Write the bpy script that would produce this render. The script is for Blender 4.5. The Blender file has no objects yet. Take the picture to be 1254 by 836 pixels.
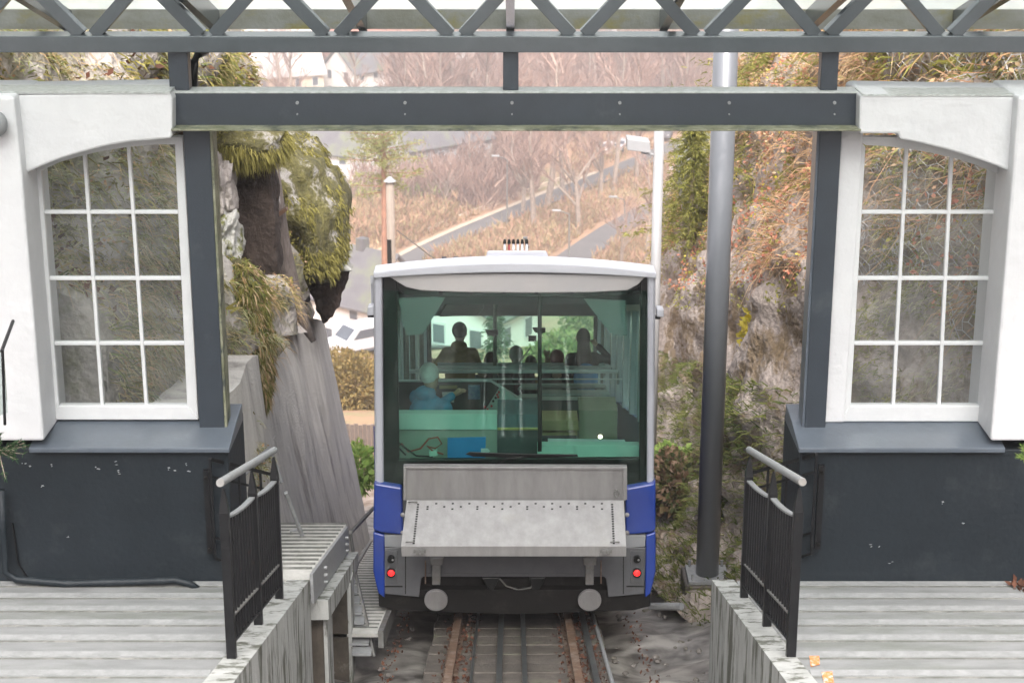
import bpy, math, random
import numpy as np
from mathutils import Vector, noise, Matrix
random.seed(7); RNG = np.random.default_rng(7)
S = bpy.context.scene
COL = S.collection

# ---------------------------------------------------------------- camera, world, sun, exposure
F = 2200.0; PITCH = math.radians(17.5)
CP, SP = math.cos(PITCH), math.sin(PITCH)
cam = bpy.data.cameras.new('camera'); camo = bpy.data.objects.new('camera', cam); COL.objects.link(camo)
camo.location = (0, 0, 0); camo.rotation_euler = (math.pi/2 - PITCH, 0, 0)
cam.sensor_width = 36; cam.lens = F/1254*36; cam.clip_start = .1; cam.clip_end = 6000
cam.dof.use_dof = True; cam.dof.focus_distance = 14.0; cam.dof.aperture_fstop = 5.0
S.camera = camo
SUN_EL, SUN_ROT = math.radians(50), math.radians(178)
w = bpy.data.worlds.new('World'); S.world = w; w.use_nodes = True
nt = w.node_tree; nt.nodes.clear()
sky = nt.nodes.new('ShaderNodeTexSky'); sky.sky_type = 'NISHITA'; sky.sun_disc = False
sky.sun_elevation = SUN_EL; sky.sun_rotation = SUN_ROT; sky.dust_density = 6; sky.air_density = 1.6; sky.ozone_density = 1
hs = nt.nodes.new('ShaderNodeHueSaturation'); hs.inputs['Saturation'].default_value = .22; hs.inputs['Value'].default_value = 1.0
bg = nt.nodes.new('ShaderNodeBackground'); bg.inputs[1].default_value = .15
ow = nt.nodes.new('ShaderNodeOutputWorld')
wm = nt.nodes.new('ShaderNodeMix'); wm.data_type = 'RGBA'; wm.blend_type = 'MULTIPLY'; wm.inputs[0].default_value = 1; wm.inputs[7].default_value = (1.04,.985,1.03,1)
nt.links.new(sky.outputs[0], hs.inputs['Color']); nt.links.new(hs.outputs[0], wm.inputs[6]); nt.links.new(wm.outputs[2], bg.inputs[0]); nt.links.new(bg.outputs[0], ow.inputs[0])
sl = bpy.data.lights.new('sun', 'SUN'); sl.energy = 1.6; sl.angle = math.radians(30); sl.color = (1, .96, .9)
so = bpy.data.objects.new('sun', sl); COL.objects.link(so)
_d = Vector((math.sin(SUN_ROT)*math.cos(SUN_EL), math.cos(SUN_ROT)*math.cos(SUN_EL), math.sin(SUN_EL)))
so.rotation_euler = _d.to_track_quat('Z', 'Y').to_euler()
S.view_settings.view_transform = 'Standard'; S.view_settings.look = 'None'
S.view_settings.exposure = 1.3; S.view_settings.gamma = 1
S.cycles.max_bounces = 8; S.cycles.transparent_max_bounces = 24; S.cycles.volume_bounces = 0
S.cycles.use_denoising = True; S.cycles.caustics_reflective = False; S.cycles.caustics_refractive = False

# ---------------------------------------------------------------- geometry helpers
def ray(px, py):
    a, b = (px-627)/F, (418-py)/F
    return Vector((a, CP + b*SP, -SP + b*CP))
def P(px, py, Y):                       # a measured image point at the world distance Y
    d = ray(px, py); return d*(Y/d.y)
SL = .294
def R(Y): return -2.953 - SL*Y          # level of the rail tops along the slope
def onrail(px, py, h=0):
    d = ray(px, py); t = (-2.953+h)/(d.z + SL*d.y); return d*t

class MB:
    def __init__(s): s.v = []; s.f = []
    def add(s, vs, fs):
        n = len(s.v); s.v += [tuple(v) for v in vs]; s.f += [tuple(i+n for i in f) for f in fs]
    def box(s, x0, x1, y0, y1, z0, z1):
        s.add([(x, y, z) for z in (z0, z1) for y in (y0, y1) for x in (x0, x1)],
              [(0,2,3,1),(4,5,7,6),(0,1,5,4),(2,6,7,3),(0,4,6,2),(1,3,7,5)])
    def sbox(s, x0, x1, y0, y1, h0, h1):                 # box sheared to follow the slope of the line
        s.add([(x, y, R(y)+h) for h in (h0, h1) for y in (y0, y1) for x in (x0, x1)],
              [(0,2,3,1),(4,5,7,6),(0,1,5,4),(2,6,7,3),(0,4,6,2),(1,3,7,5)])
    def prism(s, pts, off):                              # polygon extruded by a vector
        n = len(pts); off = Vector(off); a = [Vector(p) for p in pts]
        s.add(a + [p+off for p in a], [tuple(range(n)), tuple(range(2*n-1, n-1, -1))] +
              [(i, i+n, (i+1)%n+n, (i+1)%n) for i in range(n)])
    def pprism(s, px, Y, d): s.prism([P(x, y, Y) for x, y in px], (0, d, 0))
    def tube(s, pts, r, n=8, cap=True, up=None):
        pts = [Vector(p) for p in pts]; rs = r if isinstance(r, (list, tuple)) else [r]*len(pts)
        vs = []; fs = []
        for i, p in enumerate(pts):
            d = (pts[min(i+1, len(pts)-1)] - pts[max(i-1, 0)])
            if d.length < 1e-9: d = Vector((0,0,1))
            d.normalize(); u = Vector((0,0,1)) if abs(d.z) < .9 else Vector((1,0,0))
            a = d.cross(u).normalized(); b = a.cross(d)
            for k in range(n):
                t = 2*math.pi*(k+.5)/n; vs.append(p + (a*math.cos(t)+b*math.sin(t))*rs[i])
        for i in range(len(pts)-1):
            for k in range(n): fs.append((i*n+k, i*n+(k+1)%n, (i+1)*n+(k+1)%n, (i+1)*n+k))
        if cap: fs.append(tuple(range(n-1, -1, -1))); fs.append(tuple(range((len(pts)-1)*n, len(pts)*n)))
        s.add(vs, fs)
    def ball(s, c, r, n=12, m=8, rot=None):
        rx, ry, rz = r if isinstance(r, (tuple, list)) else (r, r, r); c = Vector(c); vs = []; fs = []
        for i in range(m+1):
            t = math.pi*i/m
            for k in range(n):
                q = 2*math.pi*k/n
                v = Vector((rx*math.sin(t)*math.cos(q), ry*math.sin(t)*math.sin(q), rz*math.cos(t)))
                if rot: v = rot @ v
                vs.append(c+v)
        for i in range(m):
            for k in range(n): fs.append((i*n+k, (i+1)*n+k, (i+1)*n+(k+1)%n, i*n+(k+1)%n))
        s.add(vs, fs)
    def disc(s, c, ax, r, th, n=20):
        ax = Vector(ax).normalized(); s.tube([Vector(c)-ax*th/2, Vector(c)+ax*th/2], r, n)
    def build(s, name, m, parent=None, smooth=False, bevel=0, kind=None, label=None):
        me = bpy.data.meshes.new(name); o = bpy.data.objects.new(name, me)
        off = Vector((0,0,0)); q = parent
        while q is not None: off += q.location; q = q.parent
        me.from_pydata([(x-off.x, y-off.y, z-off.z) for x, y, z in s.v], [], s.f)
        me.materials.append(m)
        if smooth: me.polygons.foreach_set('use_smooth', [True]*len(me.polygons))
        if bevel:
            b = o.modifiers.new('bevel', 'BEVEL'); b.width = bevel; b.segments = 2; b.limit_method = 'ANGLE'
        COL.objects.link(o)
        if parent: o.parent = parent
        if kind: o['kind'] = kind
        if label: o['label'] = label
        return o
def npmesh(name, v, f, m, parent=None, kind=None, smooth=False):
    v = np.asarray(v, dtype=np.float32).reshape(-1, 3); f = np.asarray(f, dtype=np.int32); k = f.shape[1]
    me = bpy.data.meshes.new(name); off = np.zeros(3); q = parent
    while q is not None: off = off + np.array(q.location); q = q.parent
    v = v - off
    me.vertices.add(len(v)); me.vertices.foreach_set('co', v.astype(np.float32).ravel())
    me.loops.add(f.size); me.loops.foreach_set('vertex_index', f.ravel())
    me.polygons.add(len(f)); me.polygons.foreach_set('loop_start', np.arange(len(f), dtype=np.int32)*k)
    if smooth: me.polygons.foreach_set('use_smooth', np.ones(len(f), dtype=bool))
    me.update(calc_edges=True); me.materials.append(m)
    o = bpy.data.objects.new(name, me); COL.objects.link(o)
    if parent: o.parent = parent
    if kind: o['kind'] = kind
    return o
def tag(o, label, cat, group=None):
    o['label'] = label; o['category'] = cat
    if group: o['group'] = group
    return o
def thing(name, loc, label, cat, group=None):
    o = bpy.data.objects.new(name, None); o.empty_display_size = .2; COL.objects.link(o); o.location = loc
    return tag(o, label, cat, group)
def copy_tree(o, parent=None):
    c = o.copy(); COL.objects.link(c); c.parent = parent
    for ch in o.children: copy_tree(ch, c)
    return c
def one(name, label, cat, mb, m, group=None, **k):
    return tag(mb.build(name, m, **k), label, cat, group)

# ---------------------------------------------------------------- materials
def mat(name, c1, c2=None, rough=.7, scale=6, metal=0, bump=.0, bscale=40, c3=None, s3=1.2, t3=(.55,.7),
        streak=None, spec=.5, coat=0, coords='Object', detail=8, dist=.02, sheen=0, k3=1.0):
    m = bpy.data.materials.new(name); m.use_nodes = True; n = m.node_tree; L = n.links
    b = n.nodes['Principled BSDF']; b.inputs['Roughness'].default_value = rough; b.inputs['Metallic'].default_value = metal
    b.inputs['Specular IOR Level'].default_value = spec; b.inputs['Coat Weight'].default_value = coat
    tc = n.nodes.new('ShaderNodeNewGeometry'); src = tc.outputs['Position']
    if c2 is None: c2 = tuple(x*.85 for x in c1)
    no = n.nodes.new('ShaderNodeTexNoise'); no.inputs['Scale'].default_value = scale; no.inputs['Detail'].default_value = detail
    no.inputs['Roughness'].default_value = .65
    if streak:
        mp = n.nodes.new('ShaderNodeMapping'); mp.inputs['Scale'].default_value = streak
        L.new(src, mp.inputs[0]); L.new(mp.outputs[0], no.inputs[0])
    else: L.new(src, no.inputs[0])
    cr = n.nodes.new('ShaderNodeValToRGB'); cr.color_ramp.elements[0].position = .32; cr.color_ramp.elements[1].position = .68
    cr.color_ramp.elements[0].color = (*c2, 1); cr.color_ramp.elements[1].color = (*c1, 1)
    L.new(no.outputs[0], cr.inputs[0]); out = cr.outputs[0]
    if c3:
        n3 = n.nodes.new('ShaderNodeTexNoise'); n3.inputs['Scale'].default_value = s3; n3.inputs['Detail'].default_value = 9
        n3.inputs['Roughness'].default_value = .7
        if streak: L.new(mp.outputs[0], n3.inputs[0])
        else: L.new(src, n3.inputs[0])
        r3 = n.nodes.new('ShaderNodeMapRange'); r3.inputs[1].default_value = t3[0]; r3.inputs[2].default_value = t3[1]
        r3.inputs[4].default_value = k3
        L.new(n3.outputs[0], r3.inputs[0])
        mx = n.nodes.new('ShaderNodeMix'); mx.data_type = 'RGBA'; L.new(r3.outputs[0], mx.inputs[0]); L.new(out, mx.inputs[6])
        mx.inputs[7].default_value = (*c3, 1); out = mx.outputs[2]
    L.new(out, b.inputs['Base Color'])
    if bump:
        nb = n.nodes.new('ShaderNodeTexNoise'); nb.inputs['Scale'].default_value = bscale; nb.inputs['Detail'].default_value = 6
        L.new(src, nb.inputs[0]); bp = n.nodes.new('ShaderNodeBump'); bp.inputs['Strength'].default_value = bump
        bp.inputs['Distance'].default_value = dist; L.new(nb.outputs[0], bp.inputs['Height']); L.new(bp.outputs[0], b.inputs['Normal'])
    return m
def leafmat(name, cols, rough=.75, trans=.25):
    m = bpy.data.materials.new(name); m.use_nodes = True; n = m.node_tree; L = n.links; b = n.nodes['Principled BSDF']
    g = n.nodes.new('ShaderNodeNewGeometry'); cr = n.nodes.new('ShaderNodeValToRGB'); cr.color_ramp.interpolation = 'LINEAR'
    e = cr.color_ramp.elements
    while len(e) < len(cols): e.new(.5)
    for i, c in enumerate(cols): e[i].position = i/(len(cols)-1); e[i].color = (*c, 1)
    L.new(g.outputs['Random Per Island'], cr.inputs[0]); L.new(cr.outputs[0], b.inputs['Base Color'])
    b.inputs['Roughness'].default_value = rough; b.inputs['Specular IOR Level'].default_value = .25
    if trans:
        tr = n.nodes.new('ShaderNodeBsdfTranslucent'); L.new(cr.outputs[0], tr.inputs[0]); mx = n.nodes.new('ShaderNodeMixShader')
        mx.inputs[0].default_value = trans; L.new(b.outputs[0], mx.inputs[1]); L.new(tr.outputs[0], mx.inputs[2])
        L.new(mx.outputs[0], n.nodes['Material Output'].inputs[0])
    return m
def glass(name, tint, ior=1.45, rough=.0, mul=1.0, base=0.0):
    m = bpy.data.materials.new(name); m.use_nodes = True; n = m.node_tree; L = n.links; n.nodes.clear()
    o = n.nodes.new('ShaderNodeOutputMaterial'); t = n.nodes.new('ShaderNodeBsdfTransparent'); t.inputs[0].default_value = (*tint, 1)
    g = n.nodes.new('ShaderNodeBsdfGlossy'); g.inputs['Roughness'].default_value = rough
    fr = n.nodes.new('ShaderNodeFresnel'); fr.inputs[0].default_value = ior
    ma = n.nodes.new('ShaderNodeMath'); ma.operation = 'MULTIPLY_ADD'; ma.inputs[1].default_value = mul; ma.inputs[2].default_value = base
    L.new(fr.outputs[0], ma.inputs[0]); mx = n.nodes.new('ShaderNodeMixShader')
    L.new(ma.outputs[0], mx.inputs[0]); L.new(t.outputs[0], mx.inputs[1]); L.new(g.outputs[0], mx.inputs[2]); L.new(mx.outputs[0], o.inputs[0])
    return m
def emis(name, c, s):
    m = bpy.data.materials.new(name); m.use_nodes = True; b = m.node_tree.nodes['Principled BSDF']
    b.inputs['Base Color'].default_value = (*c, 1); b.inputs['Emission Color'].default_value = (*c, 1); b.inputs['Emission Strength'].default_value = s
    return m

M = {}
M['steel'] = mat('grey_painted_steel', (.036,.046,.058), (.029,.037,.047), .42, 3, bump=.08, bscale=90, c3=(.10,.115,.12), s3=2.5, t3=(.6,.8), k3=.5)
M['truss'] = mat('truss_paint', (.085,.098,.108), (.068,.08,.088), .24, 4, bump=.05, c3=(.17,.19,.18), s3=3, t3=(.6,.85), k3=.5)
M['flange'] = mat('mossy_flange', (.30,.30,.22), (.12,.13,.07), .6, 9, c3=(.05,.06,.05), s3=5, t3=(.5,.62), bump=.3)
M['wet_top'] = mat('wet_dirty_top', (.55,.57,.56), (.32,.34,.32), .3, 25, bump=.4, bscale=120)
M['plinth'] = mat('dark_plinth_paint', (.014,.020,.025), (.010,.015,.019), .55, 2.2, spec=.3, bump=.25, bscale=25, c3=(.045,.052,.055), s3=2.5, t3=(.56,.78), k3=.7)
M['sill'] = mat('sill_paint', (.105,.125,.15), (.08,.096,.116), .32, 3, bump=.05, c3=(.16,.18,.2), s3=5, t3=(.6,.8), k3=.6)
M['white'] = mat('white_masonry_paint', (.68,.685,.69), (.63,.635,.645), .6, 3, bump=.35, bscale=9, dist=.03, c3=(.62,.63,.62), s3=2.2, t3=(.66,.85), k3=.5)
M['frame'] = mat('white_window_paint', (.68,.69,.69), (.62,.63,.635), .4, 8, bump=.05, c3=(.5,.5,.46), s3=14, t3=(.7,.8), k3=.4)
M['conc'] = mat('pale_stair_concrete', (.235,.243,.24), (.165,.172,.17), .6, 5, c3=(.10,.115,.085), s3=1.6, t3=(.5,.75), k3=.75, bump=.35, bscale=70, streak=(.5,2.2,1), dist=.008)
M['conc_v'] = mat('stained_concrete_side', (.48,.49,.47), (.32,.33,.31), .75, 5, c3=(.07,.075,.05), s3=4.5, t3=(.50,.58), k3=.9, bump=.4, bscale=50, streak=(1.3,1.8,.28), dist=.01)
M['conc_d'] = mat('dark_wet_concrete', (.12,.10,.08), (.05,.045,.035), .5, 4, c3=(.3,.3,.26), s3=3, t3=(.6,.75), k3=.7, bump=.4, bscale=40)
M['retain'] = mat('retaining_wall_concrete', (.70,.68,.62), (.50,.48,.43), .85, 2.6, c3=(.20,.18,.165), s3=1.8, t3=(.52,.66), k3=.75, bump=1, bscale=38, streak=(1.0,1.3,.36), dist=.02)
M['iron'] = mat('black_iron', (.008,.009,.010), (.005,.005,.006), .42, 20, bump=.1, spec=.35, c3=(.03,.02,.014), s3=12, t3=(.6,.75))
M['galv'] = mat('galvanised_steel', (.34,.35,.355), (.26,.27,.27), .62, 18, metal=.2, bump=.05, c3=(.35,.33,.28), s3=8, t3=(.6,.8), k3=.6)
M['alu'] = mat('worn_aluminium', (.35,.345,.34), (.26,.255,.25), .42, 9, metal=.4, bump=.06, bscale=60, c3=(.32,.31,.27), s3=3, t3=(.55,.8), k3=.6, streak=(1,1,.25))
M['alu_d'] = mat('dull_aluminium', (.26,.26,.25), (.17,.17,.16), .6, 9, metal=.4, c3=(.18,.15,.11), s3=6, t3=(.5,.7), k3=.6)
M['rust'] = mat('rusty_rail', (.19,.115,.075), (.10,.058,.035), .6, 14, bump=.2, c3=(.3,.26,.22), s3=9, t3=(.5,.7))
M['rail'] = mat('worn_rail_steel', (.20,.22,.22), (.13,.14,.14), .32, 10, metal=.7, c3=(.16,.12,.09), s3=6, t3=(.55,.7))
M['slab'] = mat('track_slab_concrete', (.15,.13,.11), (.075,.066,.056), .75, 6, c3=(.2,.22,.14), s3=2, t3=(.55,.68), k3=.7, bump=.5, bscale=40)
M['rock'] = mat('grey_brown_rock', (.48,.45,.41), (.25,.23,.21), .8, 2.6, c3=(.12,.12,.04), s3=1.6, t3=(.50,.60), k3=.75, bump=.9, bscale=14, dist=.06)
M['rock_pink'] = mat('pale_rock_face', (.54,.47,.41), (.25,.21,.18), .8, 3.0, c3=(.17,.115,.045), s3=2.2, t3=(.49,.57), k3=.8, bump=1, bscale=14, dist=.08, streak=(1.6,.45,.7))
M['wetrock'] = mat('wet_rock_ground', (.22,.20,.18), (.09,.08,.07), .42, 4, c3=(.10,.10,.05), s3=2, t3=(.55,.68), bump=1, bscale=12, dist=.05)
M['moss'] = mat('mossy_boulder', (.17,.155,.045), (.06,.058,.025), .9, 7, c3=(.36,.35,.33), s3=3.5, t3=(.56,.64), k3=.9, bump=1, bscale=24, dist=.07)
M['darkrock'] = mat('dark_brown_rock', (.075,.05,.038), (.03,.022,.018), .8, 5, bump=1, bscale=10, dist=.06)
M['shaded_soil'] = mat('soil_with_recess_shade', (.05,.036,.028), (.025,.018,.014), .95, 6, bump=1, bscale=20, dist=.04)  # dark brown earth; its colour also carries the recess shade
M['palerock'] = mat('pale_lichen_rock', (.45,.46,.43), (.26,.26,.23), .85, 9, c3=(.12,.13,.03), s3=5, t3=(.52,.6), bump=.8, bscale=20)
M['wood'] = mat('weathered_wood', (.20,.17,.15), (.09,.075,.065), .85, 6, streak=(12,12,.8), c3=(.55,.55,.53), s3=1.2, t3=(.62,.68), bump=.4)
M['pole'] = mat('grey_pole_paint', (.17,.185,.20), (.15,.165,.18), .32, 2, coat=.5, bump=.02)
M['palepole'] = mat('pale_metal_pole', (.36,.36,.36), (.30,.31,.31), .45, 3)
M['blue'] = mat('blue_body_paint', (.008,.045,.30), (.007,.036,.25), .28, 3, coat=.5, c3=(.03,.05,.2), s3=6, t3=(.6,.8), k3=.5)
M['silver'] = mat('silver_body_paint', (.56,.58,.63), (.50,.52,.57), .32, 3, metal=.25, coat=.3)
M['roofwhite'] = mat('white_roof_paint', (.62,.64,.68), (.56,.58,.62), .35, 3, coat=.3)
M['head'] = mat('cream_header_panel', (.50,.48,.46), (.42,.42,.42), .25, 1.2, coat=.5)
M['greyp'] = mat('grey_body_panel', (.11,.113,.118), (.08,.083,.088), .4, 4, c3=(.08,.08,.08), s3=5, t3=(.55,.75), bump=.03)
M['greyl'] = mat('light_grey_panel', (.30,.31,.32), (.26,.27,.28), .4, 4)
M['black'] = mat('black_trim', (.006,.007,.007), (.004,.005,.005), .3, 5, spec=.3)
M['under'] = mat('dark_underframe', (.010,.009,.008), (.006,.006,.005), .7, 6, c3=(.025,.022,.02), s3=7, t3=(.55,.7), spec=.2)
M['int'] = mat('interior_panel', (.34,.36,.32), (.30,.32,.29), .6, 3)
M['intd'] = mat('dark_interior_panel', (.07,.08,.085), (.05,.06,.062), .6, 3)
M['mint'] = mat('mint_panel', (.50,.66,.60), (.44,.60,.54), .5, 3)
M['seatw'] = mat('seat_wood', (.50,.40,.22), (.36,.27,.14), .5, 4, streak=(.5,.5,14))
M['steps'] = mat('car_step_lino', (.62,.66,.65), (.5,.54,.53), .5, 3)
M['lampred'] = emis('red_tail_lamp', (1,.02,.02), 1.0)
M['lampw'] = emis('warm_round_lamp', (1,.82,.62), 3.0)
M['lampc'] = emis('ceiling_lamp_glow', (1,.93,.82), 14)
M['wglass'] = glass('building_window_glass', (.95,.96,.955), 1.45, .0, .45, .0)
def reflection_veil(m, k, c):  # diffuse white mixed in to imitate the pale reflection veil on glass
    n = m.node_tree; L = n.links; o = n.nodes['Material Output']; src = o.inputs[0].links[0].from_socket
    d = n.nodes.new('ShaderNodeBsdfDiffuse'); d.inputs[0].default_value = (*c, 1); mx = n.nodes.new('ShaderNodeMixShader'); g = n.nodes.new('ShaderNodeNewGeometry')
    no = n.nodes.new('ShaderNodeTexNoise'); no.inputs['Scale'].default_value = 2.2; no.inputs['Detail'].default_value = 6; L.new(g.outputs['Position'], no.inputs[0])
    mr = n.nodes.new('ShaderNodeMapRange'); mr.inputs[1].default_value = .3; mr.inputs[2].default_value = .75; mr.inputs[3].default_value = k*.5; mr.inputs[4].default_value = k*1.6; L.new(no.outputs[0], mr.inputs[0])
    L.new(mr.outputs[0], mx.inputs[0]); L.new(src, mx.inputs[1]); L.new(d.outputs[0], mx.inputs[2]); L.new(mx.outputs[0], o.inputs[0])
reflection_veil(M['wglass'], .04, (.8,.82,.82))
M['cglass'] = glass('green_tinted_windscreen', (.74,.91,.85), 1.45, .0, .5, .0)
M['sglass'] = glass('green_side_glass', (.92,.97,.95), 1.45, .0, .5, .0)
M['visor'] = glass('smoked_sun_visor', (.55,.62,.68), 1.5, .35, .6, .28)
M['bal'] = glass('balustrade_glass', (.84,.88,.87), 1.5, .0, 1.0, .02)

def canopy_glass():
    m = bpy.data.materials.new('frosted_canopy_glass'); m.use_nodes = True; n = m.node_tree; L = n.links
    b = n.nodes['Principled BSDF']; b.inputs['Base Color'].default_value = (.68,.73,.71,1); b.inputs['Roughness'].default_value = .3
    t = n.nodes.new('ShaderNodeBsdfTranslucent'); t.inputs[0].default_value = (.86,.92,.90,1)
    t2 = n.nodes.new('ShaderNodeBsdfTransparent'); t2.inputs[0].default_value = (.90,.94,.925,1)
    a = n.nodes.new('ShaderNodeMixShader'); a.inputs[0].default_value = .7; L.new(t.outputs[0], a.inputs[1]); L.new(t2.outputs[0], a.inputs[2])
    c = n.nodes.new('ShaderNodeMixShader'); c.inputs[0].default_value = .88; L.new(b.outputs[0], c.inputs[1]); L.new(a.outputs[0], c.inputs[2])
    L.new(c.outputs[0], n.nodes['Material Output'].inputs[0]); return m
M['canopy'] = canopy_glass()
# foliage
M['grass'] = leafmat('dry_grass', [(.10,.12,.03),(.20,.20,.06),(.38,.30,.14),(.50,.40,.22),(.22,.22,.07)])
M['green'] = leafmat('green_grass', [(.07,.11,.025),(.14,.17,.04),(.22,.22,.07),(.10,.14,.03)])
M['mossb'] = leafmat('moss_blades', [(.13,.12,.03),(.23,.21,.05),(.32,.29,.09),(.09,.085,.03)])
M['palegrass'] = leafmat('pale_bank_grass', [(.38,.38,.20),(.56,.52,.32),(.68,.60,.42),(.28,.33,.14),(.50,.50,.30)])
M['palegreen'] = leafmat('pale_bank_green', [(.26,.36,.14),(.40,.47,.22),(.52,.54,.30),(.33,.38,.17)])
M['straw'] = leafmat('straw_grass', [(.55,.42,.25),(.42,.28,.14),(.62,.50,.32),(.34,.22,.12)])
M['orange'] = leafmat('orange_brown_growth', [(.50,.29,.16),(.60,.40,.22),(.36,.20,.11),(.66,.52,.32)])
M['redleaf'] = leafmat('red_leaves', [(.48,.18,.11),(.56,.28,.18),(.42,.15,.10),(.6,.38,.24)])
M['yelleaf'] = leafmat('yellow_leaves', [(.62,.50,.05),(.52,.44,.04),(.66,.56,.12),(.4,.38,.05)])
M['bushleaf'] = leafmat('dark_bush_leaves', [(.06,.08,.03),(.12,.13,.05),(.20,.12,.07),(.28,.20,.14)])
M['freshleaf'] = leafmat('fresh_green_leaves', [(.14,.24,.05),(.22,.34,.08),(.32,.40,.12)])
M['midleaf'] = leafmat('mid_green_leaves', [(.08,.13,.04),(.14,.20,.06),(.22,.26,.09),(.30,.28,.12)])
M['spruce'] = leafmat('yellow_green_spruce', [(.12,.13,.03),(.24,.25,.05),(.36,.34,.09),(.17,.18,.05)])
M['conifer'] = leafmat('dark_conifer', [(.02,.05,.02),(.04,.09,.035),(.07,.12,.05)])
M['pine'] = leafmat('yellowish_pine_needles', [(.26,.28,.09),(.34,.34,.12),(.20,.22,.08)])
M['twigs'] = leafmat('bare_twigs', [(.30,.18,.14),(.42,.28,.22),(.24,.15,.12),(.54,.40,.32)], trans=.15)
M['bark'] = mat('pale_bark', (.42,.34,.27), (.24,.19,.155), .9, 3, c3=(.2,.16,.13), s3=4, t3=(.5,.65))
M['pinebark'] = mat('orange_pine_bark', (.38,.20,.13), (.26,.14,.10), .9, 3)
M['farleaf'] = leafmat('far_bush_leaves', [(.40,.22,.15),(.50,.32,.20),(.30,.22,.11),(.46,.38,.20)])
M['deadleaf'] = leafmat('fallen_leaves', [(.10,.04,.025),(.17,.075,.045),(.06,.03,.02)])
M['ochre'] = leafmat('ochre_hedge', [(.26,.19,.07),(.36,.26,.10),(.20,.16,.06),(.30,.24,.10)])
M['wire'] = mat('pale_wire', (.50,.50,.49), (.40,.40,.39), .5, 5)
M['asphalt'] = mat('far_asphalt', (.15,.14,.135), (.11,.105,.10), .85, .3)
M['housew'] = mat('white_house_wall', (.78,.77,.74), (.70,.69,.66), .8, .5)
M['houseg'] = mat('grey_house_wall', (.50,.50,.49), (.44,.44,.43), .8, .5)
M['housec'] = mat('cream_house_wall', (.70,.58,.44), (.62,.52,.40), .8, .5)
M['roofg'] = mat('grey_slate_roof', (.16,.155,.16), (.11,.105,.11), .8, .6, c3=(.16,.18,.10), s3=.3, t3=(.5,.65))
M['roofr'] = mat('red_tile_roof', (.36,.16,.11), (.28,.12,.09), .8, .6)
M['roofl'] = mat('pale_roof', (.52,.50,.46), (.44,.42,.39), .7, .6)
M['pane'] = mat('far_window_pane', (.12,.14,.16), (.09,.1,.12), .15, 1)
M['van'] = mat('silver_van_paint', (.62,.64,.67), (.58,.6,.63), .3, 1, coat=.4)
M['tyre'] = mat('tyre', (.02,.02,.02), (.015,.015,.015), .8, 1)
M['skin'] = mat('skin', (.55,.36,.27), (.50,.31,.23), .6, 4)
M['orangepaint'] = mat('orange_marking_paint', (.62,.20,.04), (.5,.19,.06), .6, 30, c3=(.5,.5,.46), s3=25, t3=(.5,.6))
def cloth(name, c):
    c = tuple(min(.8, x*1.5) for x in c) 
    M[name] = mat(name, c, tuple(x*.7 for x in c), .9, 14); return M[name]
for n_, c_ in [('hat_black',(.03,.035,.04)),('coat_tan',(.30,.20,.09)),('coat_navy',(.03,.05,.09)),('hat_pale',(.62,.70,.68)),('hat_white',(.80,.82,.78)),
               ('coat_dark',(.03,.03,.035)),('hat_maroon',(.22,.05,.05)),('jacket_blue',(.03,.20,.36)),('pack_blue',(.12,.26,.52)),('hair_dark',(.03,.02,.015)),
               ('jeans',(.05,.07,.12)),('coat_grey',(.12,.12,.12)),('teal',(.10,.42,.42))]: cloth(n_, c_)

# ---------------------------------------------------------------- terrain
def sm(a, b, x):
    t = np.clip((np.asarray(x, dtype=float)-a)/(b-a), 0, 1); return t*t*(3-2*t)
def ground(X, Y):
    X = np.asarray(X, dtype=float); Y = np.asarray(Y, dtype=float)
    near = -2.953 - .30 - SL*Y
    far = -51.5 - .012*(Y-165)
    k = sm(135, 185, Y); z = near*(1-k) + np.maximum(near, far)*k
    z = np.where(Y > 185, far, z)
    ax = np.abs(X)
    rise = np.where(X > 0, sm(1.2, 6, ax)*2.2 + np.maximum(ax-5.5, 0)*.55, np.maximum(ax-6.5, 0)*.6)*(1-sm(30, 55, Y))*(1-sm(40, 140, ax)*.3)
    z = z + rise - .55*sm(24, 30, Y)*(1-sm(60, 90, Y))*sm(1, 3, ax)
    z = z + .8*np.sin(X*.05+1)*np.cos(Y*.043)*sm(40, 120, Y)
    return z
ys = np.concatenate([np.linspace(-30, 6, 10), np.linspace(7, 30, 70), np.linspace(31, 80, 50), np.linspace(84, 480, 100), np.linspace(520, 4000, 25)])
xs = np.concatenate([-np.geomspace(2000, 9, 36), np.linspace(-8, 8, 81), np.geomspace(9, 2000, 36)])
XX, YY = np.meshgrid(xs, ys); ZZ = ground(XX, YY)
def vnoise(p, s, oct=4): return noise.fractal(Vector(p)*s, 1.0, 2.0, oct)
for i in range(XX.shape[0]):
    for j in range(XX.shape[1]):
        if abs(XX[i,j]) < 9 and 6 < YY[i,j] < 60:
            ZZ[i,j] += .14*vnoise((XX[i,j], YY[i,j], 0), 1.3)*min(1, max(0, (abs(XX[i,j])-.72)/.4)) - (.05 if abs(XX[i,j]) < .75 else 0)
ni, nj = XX.shape
idx = np.arange(ni*nj).reshape(ni, nj)
quads = np.stack([idx[:-1,:-1], idx[:-1,1:], idx[1:,1:], idx[1:,:-1]], -1).reshape(-1, 4)
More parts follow.
